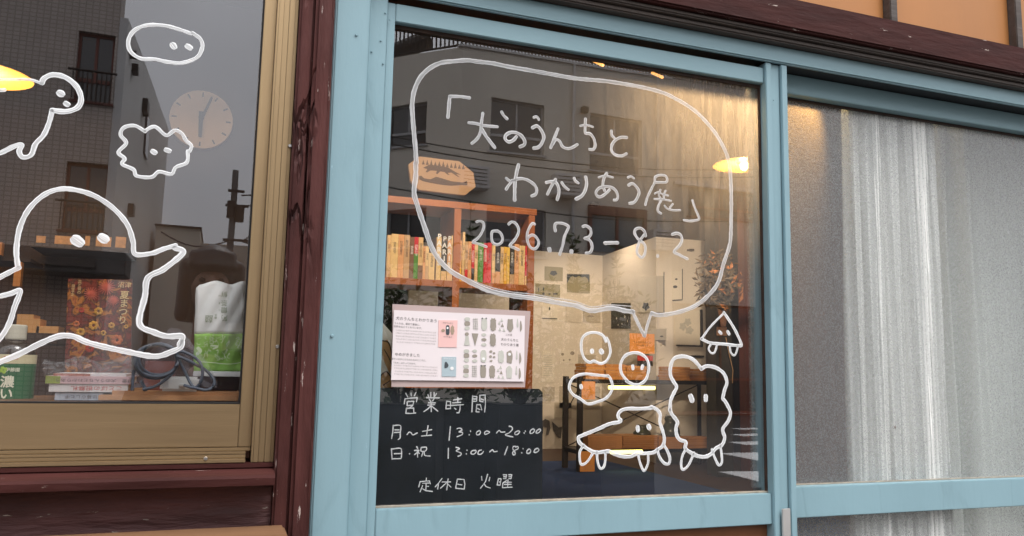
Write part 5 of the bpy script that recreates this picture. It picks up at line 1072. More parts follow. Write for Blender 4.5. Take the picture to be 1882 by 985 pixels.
YLI = mat('pale_yellow_print', (.80, .78, .60), .5); 
def btxt(s, u, v, h, m, **k):
    p = P(u, v, bt.y-R_-.0012); text(s, p, h*sc_*.97, m, bo, 'label_lettering', **k)
btxt('伊藤園', 23, 680, 8, YLI, bold=.01); btxt('濃い', 12, 714, 23, YLI, vertical=True, bold=.02, sx=1.0); btxt('国産茶葉', 20, 658, 6, RDI, bold=.02)
g = G(); p = P(6, 680, bt.y-R_-.001)
for k in range(4): a = k*math.pi/2+.4; g.ball(p+Vector((math.cos(a)*.0035, 0, math.sin(a)*.0035)), .003, .0006, .003, 8, 6)
put('leaf_emblem', g, mat('lime_print', (.35, .55, .05), .5), bo); g = G(); q0, q1 = P(38, 735, bt.y-R_*.72), P(43, 690, bt.y-R_*.72); g.box(q0.x, q1.x, bt.y-R_*.80, bt.y-R_*.72, q0.z, q1.z); put('label_stripe', g, mat('lime_stripe', (.30, .50, .03), .5), bo)
# white and green bag with upside-down characters
Yg = .085
gb = thing('paper_bag', 'white and green tea bag with upside-down characters against the right edge of the bronze window', 'bag', P(402, 682, Yg))
g = G(); rows = 26; colsn = 14; zc = P(400, 605, Yg).z
for j in range(rows+1):
    v = 520+162*j/rows
    for i in range(colsn+1):
        u = (361-5*j/rows)+(451-361-1*j/rows)*i/colsn; vv = v+(3.5*math.sin(i*.75+.6)*(1-j/rows)**3 if True else 0)+(6 if i == 0 and j == 0 else 0)
        p = P(u, vv, Yg); e = math.sin(math.pi*i/colsn)*math.sin(math.pi*min(1, j/rows*.9+.08)); g.v.append((p.x, Yg-.018*e+.0025*math.sin(i*1.3+j*.7), p.z))
nf = (rows+1)*(colsn+1)
for j in range(rows):
    for i in range(colsn): a = j*(colsn+1)+i; g.f.append((a, a+colsn+1, a+colsn+2, a+1))
gw = G(); gw.v = g.v; gw.f = [f for f in g.f if f[0]//(colsn+1) < 15]; gg = G(); gg.v = g.v; gg.f = [f for f in g.f if f[0]//(colsn+1) >= 15]
GRNB = mat('leaf_green_print', (.30, .58, .10), .45, var=.10, scale=12, col2=(.38, .66, .17))
for nme, gx, m in (('upper_face', gw, mat('bag_white', (.86, .87, .84), .45, var=.02)), ('lower_face', gg, GRNB)):
    o = put(nme, gx, m, gb, smooth=True); sm = o.modifiers.new('t', 'SOLIDIFY'); sm.thickness = .002; sm.offset = 1
g = G(); p0, p1 = P(358, 684, Yg+.01), P(446, 522, Yg+.01); g.box(p0.x, p1.x, Yg+.006, Yg+.03, p0.z, p1.z-.004); put('back_face', g, MATS['bag_white'], gb, bevel=.002)
GI = mat('grey_green_ink', (.22, .27, .16), .6)
for ch, v in zip('鮮茶爾阿', (540, 556, 569, 584)): text(ch, P(412, v, Yg-.021), 13*sc_*.95, GI, gb, 'printed_character', rot=math.pi)
for ch, v in zip('阿里山茶', (543, 557, 570, 585)): text(ch, P(403.5, v, Yg-.021), 4*sc_, GI, gb, 'printed_character', rot=math.pi)
text('春茶', P(396.5, 581, Yg-.021), 5*sc_, GI, gb, 'printed_character', rot=math.pi, vertical=True)
text('囍', P(384, 585, Yg-.021), 15*sc_, GI, gb, 'printed_character', rot=math.pi)
lst = []
for k in range(46):
    u = rnd.uniform(362, 446); v = rnd.uniform(622, 655) if k < 34 else rnd.uniform(612, 630); pts = [(u, v)]
    for _ in range(rnd.randint(2, 5)): u += rnd.uniform(-4, 4); v += rnd.uniform(-2, 6); pts.append((min(446, max(361, u)), min(662, v)))
    lst.append((pts, rnd.uniform(.5, 1.1)))
lst.append(([(360, 664), (385, 666), (420, 669), (444, 666)], 1.2)); lst += [([(361, 612), (444, 610)], .8), ([(364, 640), (368, 645), (363, 650)], 6), ([(388, 635), (400, 637), (392, 641)], 3)]
strokes('line_drawing', lst, Yg-.0205, mat('pale_line_ink', (.62, .74, .50), .6), gb, thick=.0002)['kind'] = 'stuff'
# white things under the bag
p0, p1 = P(355, 691, .075), P(443, 683, .075); g = G(); g.box(p0.x, p1.x, .06, .16, p0.z, p1.z); put('white_box', g, mat('glossy_white_card', (.66, .67, .67), .25), None, label='flat white box under the green and white bag', category='box', bevel=.001)
p0, p1 = P(358, 719, .10), P(440, 692, .10); g = G(); g.box(p0.x, p1.x, .11, .2, p0.z, p1.z-.001); put('dark_case', g, mat('wine_plastic', (.06, .025, .03), .2, var=.3), None, label='dark wine-coloured case under the flat white box', category='case', bevel=.002)
ad = thing('power_adapter', 'rounded white power adapter on the ledge, with the grey cable plugged in', 'adapter', P(330, 719, .06))
p0, p1 = P(293, 719, .055), P(367, 693, .055); g = G(); g.box(p0.x, p1.x, .055, .085, p0.z, p1.z); put('housing', g, mat('white_plastic', (.72, .72, .70), .3, var=.02), ad, bevel=.004)
pp_ = P(336, 709, .05); g = G(); g.tube([pp_+Vector((-.004, .006, 0)), pp_+Vector((.005, -.002, 0))], .004, 10); put('plug', g, MATS['white_plastic'], ad)
CAB = mat('grey_blue_cable', (.085, .10, .13), .45, var=.1)
def cpath(pts, Yf): return [Vector(P(u, v, Yf(i))) for i, (u, v) in enumerate(pts)]
g = G(); pts = []
for k in range(3*28+1):
    a = 2*math.pi*k/28+.6; tr = k/28; pts.append((284+(40-1.6*tr)*math.cos(a)+3*tr, 665+(31-1.2*tr)*math.sin(a)-2*tr))
tail = [(318, 650), (332, 646), (350, 652), (364, 662), (371, 674), (372, 690), (366, 706), (358, 712), (350, 704), (343, 690), (334, 672), (326, 655)]
tail2 = [(326, 655), (340, 660), (360, 670), (378, 680), (391, 694), (394, 704), (388, 714), (376, 717), (364, 714), (352, 712), (342, 709), (338, 708)]
allp = [(u, v) for u, v in pts]; 
g.tube(cpath(allp, lambda i: .032+.010*math.sin(i*.35)), .0026, 8)
g.tube(cpath(smooth_line(tail+tail2, 3), lambda i: .028+.004*math.sin(i*.2)), .0026, 8)
g.tube(cpath(smooth_line([(246, 680), (244, 700), (243, 718)], 3), lambda i: .036), .0026, 8); g.tube(cpath(smooth_line([(258, 700), (266, 712), (268, 719)], 3), lambda i: .036), .0026, 8)
g.tube(cpath(smooth_line([(262, 716), (285, 710), (305, 697), (320, 682), (326, 665), (322, 650)], 3), lambda i: .034), .0026, 8)
put('cable', g, CAB, None, smooth=True, label='coiled grey cable lying on the ledge before the white adapter', category='cable', kind='thing')
p0, p1 = P(262, 718, .09), P(322, 664, .09); g = G(); g.box(p0.x, p1.x, .10, .13, p0.z, p1.z); put('brick_red_box', g, mat('brick_red_card', (.17, .05, .035), .5, var=.15), None, label='brick red box behind the coil of cable', category='box', bevel=.001)
# festival poster (generic flowers and fireworks)
Yp = 1.15
po = thing('poster', 'festival poster with red and gold flowers and vertical lettering inside the bronze window', 'poster', P(180, 720, Yp))
pc = [(125, 512), (243, 514), (240, 700), (118, 700)]
g = sheet('s', pc, Yp, .004, None); put('sheet', g, blotch_mat('flower_print', [(.02, .008, .006), (.22, .03, .015), (.04, .012, .008), (.50, .20, .03), (.25, .05, .03)], 26), po)
g = G()
for u, v, r in ((168, 540, 13), (196, 528, 15), (208, 552, 10)):
    c = P(u, v, Yp-.001)
    for k in range(18): a = k*math.pi/9; e = c+Vector((math.cos(a), 0, math.sin(a)))*r*sc_*1.6; g.tube([c, e], [.002, .0008], 4)
put('printed_firework', g, mat('rose_print', (.60, .16, .12), .5), po)
for u, v, r in ((150, 570, 6), (181, 572, 9), (140, 595, 7), (172, 598, 10), (205, 598, 7), (190, 612, 6), (215, 625, 12), (148, 610, 9), (165, 640, 9), (232, 600, 5)):
    g = G(); c = P(u, v, Yp-.002)
    for k in range(7): a = k*2*math.pi/7; g.ball(c+Vector((math.cos(a)*r*sc_*.9, 0, math.sin(a)*r*sc_*.9)), r*sc_*.55, .0015, r*sc_*.55, 8, 5)
    put('printed_flower', g, mat(('red_bloom', 'gold_bloom', 'orange_bloom')[(u) % 3], ((.45, .05, .03), (.60, .34, .05), (.50, .15, .05))[(u) % 3], .5, var=.3, scale=60), po)
PGI = mat('pale_gold_ink', (.75, .62, .34), .6)
text('夏まつり', P(227, 566, Yp-.004), 26*sc_*1.05, PGI, po, vertical=True, bold=.01); text('沼津', P(229, 524, Yp-.004), 13*sc_*1.5, PGI, po)
text('花と音の', P(146, 528, Yp-.004), 7*sc_*1.6, PGI, po, vertical=True); text('開催予定', P(134, 534, Yp-.004), 6*sc_*1.6, PGI, po, vertical=True)
# table behind with papers
g = G(); p0 = P(20, 612, 1.3); g.box(p0.x-.8, P(118, 612, 1.3).x, 1.2, 1.7, p0.z-.03, p0.z); put('side_table', g, DARKW, None, label='dark table with papers deep inside the bronze window', category='table')
for i, (u0, u1, v0, v1, lab) in enumerate(((30, 62, 578, 596, 'cream box on the dark table behind the bird drawing'), (60, 74, 586, 602, 'small upright cream card box on the dark table'), (66, 108, 600, 606, 'flat open paper lying on the dark table'))):
    Y = 1.28; q0, q1 = P(u0, v1, Y), P(u1, v0, Y); g = G(); g.box(q0.x, q1.x, Y, Y+.1, p0.z+.001, q1.z); put('paper_box' if i == 0 else 'paper_box.%03d' % i, g, mat('warm_card', (.55, .32, .13), .6, var=.1), None, label=lab, category='paper box', bevel=.001)
hs_ = thing('wall_shelf', 'dark shelf with hanging wrapped glasses behind the bird drawing', 'shelf', P(40, 470, 1.5))
g = G(); a, b2 = P(-60, 468, 1.5), P(55, 490, 1.5); g.box(a.x, b2.x, 1.5, 1.7, a.z-.012, a.z); put('shelf_board', g, DARKW, hs_)
for i, (u, v, w, h) in enumerate(((4, 458, 10, 24), (38, 505, 16, 46))):
    q = P(u, v, 1.48); g = G(); g.box(q.x-w*sc_, q.x+w*sc_*.3, 1.46, 1.49, q.z-h*sc_*.9, q.z+h*sc_*.9); put('shelf_bracket', g, mat('orange_lit_card', (.50, .22, .07), .5), hs_)
# lit shelf far back in the left room, with a row of small cards
sh_ = thing('card_shelf', 'narrow shelf with small warm-lit cards behind the eyes of the bird drawing', 'shelf', P(150, 446, 2.4))
a, b2 = P(58, 446, 2.4), P(240, 446, 2.4); g = G(); g.box(a.x, b2.x, 2.38, 2.69, a.z-.02, a.z); put('shelf_board', g, DARKW, sh_)
for u0, u1, h in ((66, 84, 12), (100, 136, 11), (139, 150, 9), (156, 166, 12), (176, 205, 10), (212, 232, 10)):
    q0, q1 = P(u0, 446, 2.4), P(u1, 446-h, 2.4); g = G(); g.box(q0.x, q1.x, 2.40, 2.41, a.z+.001, q1.z); put('card', g, mat('warm_small_card', (.62, .34, .14), .6, var=.3, scale=30), sh_)
spot('clock_beam', P(370, 60, 1.6), ck_ if False else P(370, 215, 2.62), 3, 30, parent=bpy.data.objects['track_light.001'])  # added spot without a fitting, brightens the clock
spot('card_beam', P(150, 330, 1.7)+Vector((0, 0, .3)), P(150, 446, 2.4), 5, 60, parent=bpy.data.objects['track_light.001'])  # spot without a fitting, put in to light the small cards
# two short warm tubes under the ceiling
for i, (u0, v0, u1, v1) in enumerate(((1090, 111, 1108, 120), (1199, 134, 1217, 142))):
    q0, q1 = P(u0, v0, 2.5), P(u1, v1, 2.2); t = thing('tube_lamp', ('short warm tube lamp near the top rail, the one further left', 'short warm tube lamp near the top rail, the one nearer the bubble edge')[i], 'tube lamp', q0)
    g = G(); g.tube([q0, q1], .008, 10); put('tube', g, mat('lit_orange_tube', (1, .6, .3), .3, emit=((1, .42, .10), 1.2)), t); g = G(); g.tube([(q0+q1)/2+Vector((0, 0, .008)), Vector(((q0+q1)/2).to_tuple()[:2]+(3.05,))], .0015, 5); put('cord', g, GASKET, t)
# wall clock
ck = P(370, 215, 2.62); rc = 55*(ck-CAM).dot(Fv)/FOC
cl = thing('wall_clock', 'round pale wall clock with thick dark hands, high inside the bronze window', 'clock', ck-Vector((0, 0, rc)))
def disc(g, c, r, y0, y1, n=40):
    g.prism([(c.x+r*math.cos(2*math.pi*k/n), c.z+r*math.sin(2*math.pi*k/n)) for k in range(n)], y0, y1); return g
put('face', disc(G(), ck, rc, 2.66, 2.695), mat('clock_face_cream', (.72, .58, .46), .5, var=.01), cl)
CK = mat('clock_black', (.03, .03, .035), .5)
for k in range(12):
    a = k*math.pi/6; d = Vector((math.sin(a), 0, math.cos(a))); e = Vector((d.z, 0, -d.x))*rc*.022; c0_ = ck+d*rc*.78; c1_ = ck+d*rc*.93; g = G(); g.prism([((c0_-e).x, (c0_-e).z), ((c0_+e).x, (c0_+e).z), ((c1_+e).x, (c1_+e).z), ((c1_-e).x, (c1_-e).z)], 2.656, 2.6595); put('hour_mark', g, CK, cl)
def hand(pts, w, y): g = G(); a, b2 = [Vector(P(u, v, 2.65)) for u, v in pts]; d = (b2-a).normalized(); e = Vector((d.z, 0, -d.x))*w; g.prism([((a-e).x, (a-e).z), ((a+e).x, (a+e).z), ((b2+e*.7).x, (b2+e*.7).z), ((b2-e*.7).x, (b2-e*.7).z)], y, y+.003); put('clock_hand', g, CK, cl)
hand([(368.5, 222), (390, 178)], rc*.05, 2.649); hand([(370, 205), (367.5, 252)], rc*.075, 2.644)
g = G(); disc(g, P(370, 215, 2.64), rc*.09, 2.642, 2.648, 16); put('hub', g, CK, cl)
# ================================================================== the street behind the photographer, seen only in the panes
MTILE = brick_mat('small_brown_tile', (.46, .39, .345), (.53, .455, .40), (.31, .265, .235), .12, .085, .012)
MSIDE = mat('grey_render_side', (.60, .59, .58), .8, var=.08, scale=.8)
MBEI = mat('beige_render', (.66, .61, .53), .8, var=.08, scale=.6, stretch=(1, 1, .3), bump=.1)
MBEI2 = mat('beige_render_annex', (.52, .47, .41), .8, var=.1, scale=.7)
DGL = mat('dark_window_glass', (.03, .032, .036), .08, spec=1.0); ALU = mat('window_aluminium', (.42, .42, .43), .4, metal=.3)
REDF = mat('red_brown_frame', (.18, .06, .045), .6)
def wall(name, parent, m, O, e, L_, z0, z1, ops, thick=.25, wins=True, frame=ALU, label=None):
    """wall in the vertical plane through O along e; ops: (s0, s1, za, zb) openings. Local normal points to the street."""
    e = Vector(e).normalized(); nr = Vector((-e.y, e.x, 0)); nr = nr if nr.y > 0 else -nr     # facing +y, towards the shop
    def pt(s, z, d): q = Vector(O)+e*s-nr*d; return (q.x, q.y, z)
    g = G()
    def cell(s0, s1, a, b, d0=0, d1=thick):
        if s1-s0 < 1e-3 or b-a < 1e-3: return
        g.add([pt(s0, a, d0), pt(s1, a, d0), pt(s1, a, d1), pt(s0, a, d1), pt(s0, b, d0), pt(s1, b, d0), pt(s1, b, d1), pt(s0, b, d1)], [(0, 3, 2, 1), (4, 5, 6, 7), (0, 1, 5, 4), (1, 2, 6, 5), (2, 3, 7, 6), (3, 0, 4, 7)])
    zs_ = sorted({z0, z1, *[o[2] for o in ops], *[o[3] for o in ops]})
    for a, b in zip(zs_, zs_[1:]):
        mid = (a+b)/2; cut = sorted((o[0], o[1]) for o in ops if o[2] < mid < o[3]); s = 0
        for c0_, c1_ in cut: cell(s, c0_, a, b); s = c1_
        cell(s, L_, a, b)
    put(name, g, m, parent)['label'] = label or name.replace('_', ' ')
    if wins:
        for s0, s1, a, b in ops:
            g = G(); w = .05; d = .12
            def bx(s0_, s1_, a_, b_, d0, d1):
                g.add([pt(s0_, a_, d0), pt(s1_, a_, d0), pt(s1_, a_, d1), pt(s0_, a_, d1), pt(s0_, b_, d0), pt(s1_, b_, d0), pt(s1_, b_, d1), pt(s0_, b_, d1)], [(0, 3, 2, 1), (4, 5, 6, 7), (0, 1, 5, 4), (1, 2, 6, 5), (2, 3, 7, 6), (3, 0, 4, 7)])
            mid = (s0+s1)/2; t = a+(b-a)*.30
            bx(s0, s1, a, a+w, d, d+.06); bx(s0, s1, b-w, b, d, d+.06); bx(s0, s0+w, a+w, b-w, d, d+.06); bx(s1-w, s1, a+w, b-w, d, d+.06); bx(mid-w/2, mid+w/2, t+w, b-w, d, d+.06); bx(s0+w, s1-w, t, t+w*1.4, d-.01, d+.06); bx(s0-.06, s1+.06, a-.05, a-.001, -.06, .1)
            f = put('window_frame', g, frame, parent); g = G(); bx(s0+w, s1-w, a+w, b-w, d+.03, d+.04); put('pane', g, DGL, f) if False else put('window_pane', g, DGL, parent)
            g = G(); bx(s0, s1, a, b, thick+.001, thick+.03); put('window_backing', g, GASKET, parent)
# tiled building
Yt_ = 15.5; a = RM(215, 300, Yt_); xT = a.x
tb = thing('tiled_building', 'brown tiled building with recessed windows, mirrored in the bronze window', 'building', (xT-4, -Yt_, 0))
def rz(u, v, Y): return P(u, v, Y).z
def rx(u, v, Y): return P(u, v, Y).x
xTL = -11
ops = []
for (u0, u1, v0, v1) in ((140, 208, 62, 188), (118, 196, 300, 425)):
    ops.append((rx(u0, (v0+v1)/2, Yt_)-xTL, rx(u1, (v0+v1)/2, Yt_)-xTL, rz((u0+u1)/2, v1, Yt_), rz((u0+u1)/2, v0, Yt_)))
wall('tiled_wall', tb, MTILE, (xTL, -Yt_, 0), (1, 0, 0), xT-xTL-.152, 0, 17, ops, thick=.6, wins=True, frame=REDF)
for s0, s1, za, zb in ops:
    g = G(); g.tube([(xTL+s0-.1, -Yt_+.15, za+.55), (xTL+s1+.1, -Yt_+.15, za+.55)], .025, 6)
    for k in range(9): x = xTL+s0+(s1-s0)*k/8; g.tube([(x, -Yt_+.15, za), (x, -Yt_+.15, za+.55)], .012, 5)
    put('balcony_rail', g, GREYM, tb)
# side wall: slanting set-back line
def onX(u, v, X): d = ray(u, v); t = X/d.x; p = CAM+d*t; return Vector((X, -p.y, p.z))
pa, pb, pc_ = onX(225, 0, xT), onX(310, 240, xT), onX(305, 430, xT)
g = G(); pa0 = onX(221, -300, xT)
prof = [(-Yt_, 0), (-Yt_, pa.z+(pb.z-pa.z)*(-Yt_-pa.y)/(pb.y-pa.y)), (pb.y, pb.z), (pb.y, 0)]
g.v = [(xT-.0, y, z) for y, z in prof]+[(xT-.15, y, z) for y, z in prof]; n = len(prof); g.f = [tuple(range(n)), tuple(range(2*n-1, n-1, -1))]+[(i, i+n, (i+1) % n+n, (i+1) % n) for i in range(n)]
put('side_wall', g, MSIDE, tb)['label'] = 'plain grey side wall with a slanting roof line'
for u, v, s in ((239, 102, .10), (243, 129, .14), (263, 197, .26), (235, 385, .2)):
    q = onX(u, v, xT); g = G(); g.box(xT+.001, xT+.12, q.y-s, q.y+s, q.z-s*.6, q.z+s*.6); put('wall_vent', g, GREYM, tb)
q0, q1 = onX(262, 282, xT), onX(272, 225, xT); g = G(); g.box(xT+.001, xT+.05, q0.y, q1.y, q0.z, q1.z); put('side_window', g, DGL, tb)
# shop canopy at its foot
zc0, zc1 = rz(100, 500, 14.6), rz(100, 458, 14.6)
g = G(); g.box(rx(-40, 480, 14.6), rx(232, 480, 14.6), -15.4, -14.4, zc0, zc1); put('shop_canopy', g, mat('dark_canopy', (.10, .09, .085), .6), tb, bevel=.02)
g = G(); g.box(rx(60, 480, 14.4), rx(175, 480, 14.4), -14.39, -14.34, zc0+.1, zc1-.1); put('sign_board', g, BEAD, tb)

# beige building
Yb_ = 18.5; xC = RM(851, 88, Yb_).x; zR = (rz(851, 88, Yb_)+rz(1080, 120, Yb_))/2
be = thing('beige_building', 'beige rendered building with railed roof terrace, mirrored in the lettered pane', 'building', (xC+4, -Yb_, 0))
xE = rx(1234, 300, Yb_)
def opx(u0, v0, u1, v1): x0, x1 = rx(u0, (v0+v1)/2, Yb_), rx(u1, (v0+v1)/2, Yb_); return (x0-xC, x1-xC, rz((u0+u1)/2, v1, Yb_), rz((u0+u1)/2, v0, Yb_))
ops = [opx(900, 186, 1000, 282), opx(1084, 214, 1180, 318), opx(893, 382, 1004, 470)]
wall('front_wall', be, MBEI, (xC, -Yb_, 0), (1, 0, 0), xE-xC, 0, zR, ops)
ops2 = [opx(1085, 398, 1180, 466)]
# reddish framed window: set as its own frame on the same wall
s0, s1, za, zb = ops2[0]; g = G(); y = -Yb_+.001
for bx_ in ((xC+s0-.1, xC+s1+.1, y, y+.12, zb, zb+.25), (xC+s0-.1, xC+s0, y, y+.10, za, zb-.001), (xC+s1, xC+s1+.1, y, y+.10, za, zb-.001), ((xC*2+s0+s1)/2-.04, (xC*2+s0+s1)/2+.04, y, y+.08, za, zb-.001)): g.box(*bx_)
put('window_frame', g, REDF, be, label='red brown window frame'); g = G(); g.box(xC+s0, xC+s1, y, y+.03, za, zb-.002); put('window_pane', g, mat('grey_blue_window', (.13, .15, .16), .15, spec=.8), be)
g = G(); q0 = rx(1067, 205, Yb_); g.box(q0, q0+.18, -Yb_+.001, -Yb_+.16, rz(1070, 208, Yb_), rz(1070, 198, Yb_)); put('wall_vent', g, GREYM, be)
e45 = Vector((-1, -1, 0)).normalized()
def s45(u, v):
    d = ray(u, v); A = Vector((xC, Yb_, 0)); nn_ = Vector((1, 1, 0)).normalized(); t = (A-CAM).dot(nn_)/d.dot(nn_); p = CAM+d*t; return (Vector((p.x, p.y, 0))-A).length, p.z
so_ = []
for u0, u1, v0, v1 in ((712, 784, 192, 268), (708, 782, 384, 486)):
    a_, b_ = s45(u1, (v0+v1)/2), s45(u0, (v0+v1)/2); so_.append((a_[0], b_[0], s45((u0+u1)/2, v1)[1], s45((u0+u1)/2, v0)[1]))
wall('corner_wall', be, MBEI, (xC, -Yb_, 0), e45, 6.2, 0, zR, so_)
g = G(); Lw = 6.2; q = Vector((xC, -Yb_, 0)); r1 = q+e45*Lw
g.v = [(q.x+.1, q.y-.3, 0), (r1.x+.1, r1.y-.3, 0), (r1.x+.1, r1.y-8, 0), (xE, -Yb_-12, 0), (xE, -Yb_-.3, 0)]; g.v += [(a_, b_, zR-.4) for a_, b_, _ in g.v]; g.f = [tuple(range(5))[::-1], tuple(range(5, 10))]+[(i, (i+1) % 5, 5+(i+1) % 5, 5+i) for i in range(5)]
put('building_core', g, MBEI2, be)
# railing on the roof edge
hR = rz(745, 56, Yb_+1)-rz(745, 105, Yb_+1); hR = .95
rl = G()
def rail(a, b, nb):
    a, b = Vector(a), Vector(b)
    rl.tube([a+Vector((0, 0, hR)), b+Vector((0, 0, hR))], .035, 6); rl.tube([a+Vector((0, 0, .10)), b+Vector((0, 0, .10))], .03, 6)
    return [(a+(b-a)*k/nb) for k in range(nb+1)]
bars = rail((xC, -Yb_-.12, zR), (xE+3, -Yb_-.12, zR), 92)+rail((xC, -Yb_-.12, zR), tuple(Vector((xC, -Yb_-.12, zR))+e45*6.1), 46)
put('railing_rail', rl, GREYM, be); g = G()
for p in bars: g.box(p.x-.02, p.x+.02, p.y-.02, p.y+.02, p.z+.12, p.z+hR-.02)
put('railing_bars', g, GREYM, be, kind='stuff')
g = G(); g.box(xC-.1, xE, -Yb_-.3, -Yb_+.05, zR-.001, zR+.06); put('parapet_cap', g, MSIDE, be)
for u_ in (1052, 1206):
    q = RM(u_, 300, Yb_); g = G(); g.tube([(q.x, -Yb_+.08, 0), (q.x, -Yb_+.08, zR)], .045, 8); put('drain_pipe', g, MSIDE, be)
for u_, v_ in ((1035, 345), (866, 330), (1210, 445)):
    q = RM(u_, v_, Yb_); g = G(); g.box(q.x-.4, q.x+.4, -Yb_+.05, -Yb_+.40, q.z-.3, q.z+.3); o_ = put('condenser_unit', g, MSIDE, be, bevel=.02); g = G()
    for k_ in range(5): g.box(q.x-.32, q.x+.32, -Yb_+.401, -Yb_+.41, q.z-.2+k_*.1, q.z-.18+k_*.1)
    put('grille', g, GREYM, be)
for v_ in (236, 250, 330):
    g = G(); a_, b_ = RM(640, v_, 12), RM(1500, v_+70, 12.5); g.tube([a_+(b_-a_)*k/12-Vector((0, 0, .35*math.sin(math.pi*k/12))) for k in range(13)], .012, 5); put('wire', g, GASKET, be)
p = RM(780, 90, Yb_+2); g = G(); g.tube([(p.x-1.2, p.y, zR+.1), (p.x+.1, p.y, zR+.9)], .28, 12); put('roof_duct', g, GREYM, be)
# annex right of the seam
an = thing('annex_building', 'lower toned annex with a wide dark opening, right of the beige building', 'building', (xE+6, -Yb_, 0))
def opa(u0, v0, u1, v1): x0, x1 = rx(u0, (v0+v1)/2, Yb_), rx(u1, (v0+v1)/2, Yb_); return (x0-xE-.06, x1-xE-.06, rz((u0+u1)/2, v1, Yb_), rz((u0+u1)/2, v0, Yb_))
wall('annex_wall', an, MBEI2, (xE+.06, -Yb_-.1, 0), (1, 0, 0), 14, 0, zR+.3, [opa(1268, 345, 1398, 402), opa(1240, 560, 1420, 760)], frame=REDF)
g = G(); zq = rz(1300, 343, Yb_-.1); g.box(xE+.1, xE+14, -Yb_-.09, -Yb_+.02, zq, zq+.09); put('string_course', g, MSIDE, an)
# low house, pole, far block
lh = thing('low_house', 'low grey house at the street end beside the tiled building', 'house', (rx(380, 440, 24), -24, 0))
g = G(); g.box(rx(285, 440, 24), rx(368, 440, 24), -30, -24, 0, rz(330, 417, 24)); put('wall', g, MBEI, lh)
g = G(); g.box(rx(368.3, 440, 24), rx(560, 440, 24), -30, -24.3, 0, rz(420, 446, 24)); put('annexe', g, MBEI2, lh)
g = G(); g.box(rx(283, 440, 24), rx(370, 440, 24), -30.1, -23.9, rz(330, 417, 24), rz(330, 414, 24)); put('roof_edge', g, GREYM, lh)
g = G(); g.box(rx(390, 480, 24), rx(430, 480, 24), -24.29, -24.26, rz(410, 560, 24), rz(410, 480, 24)); put('shutter', g, MSIDE, lh)
pl_ = thing('utility_pole', 'concrete utility pole with transformer and wires, mirrored in the bronze window', 'utility pole', (RM(424, 600, 20).x, -20, 0))
pt_ = RM(433, 315, 20); pb_ = RM(419, 600, 20); PC = mat('pole_concrete', (.16, .16, .16), .8)
g = G(); g.tube([(pb_.x-.1, -20, 0), tuple(pt_)], [.10, .075], 12); put('pole', g, PC, pl_)
for u, v, r, h in ((424, 385, .10, .42), (440, 393, .11, .40)):
    q = RM(u, v, 19.9); g = G(); g.tube([q-Vector((0, 0, h/2)), q+Vector((0, 0, h/2))], r, 12); put('transformer', g, GREYM, pl_)
for v, w in ((352, .5), (378, .7), (440, .9)):
    q = RM(430, v, 19.85); g = G(); g.box(q.x-w*.3, q.x+w*.5, q.y-.025, q.y+.025, q.z-.03, q.z+.03); put('crossarm', g, GREYM, pl_)
for u0, v0, u1, v1 in ((443, 360, 700, 300), (443, 378, 700, 330), (420, 441, 296, 425), (443, 442, 700, 470), (446, 440, 480, 380)):
    a_, b_ = RM(u0, v0, 19.8), RM(u1, v1, 19.8); g = G(); g.tube([a_+(b_-a_)*k/8-Vector((0, 0, .25*math.sin(math.pi*k/8))) for k in range(9)], .02, 5); put('wire', g, GASKET, pl_)
fbk = thing('far_block', 'plain grey block closing the far right of the mirrored street', 'building', (24, -24, 0)); g = G(); g.box(20.5, 34, -34, -22, 0, 12); put('wall', g, MSIDE, fbk)

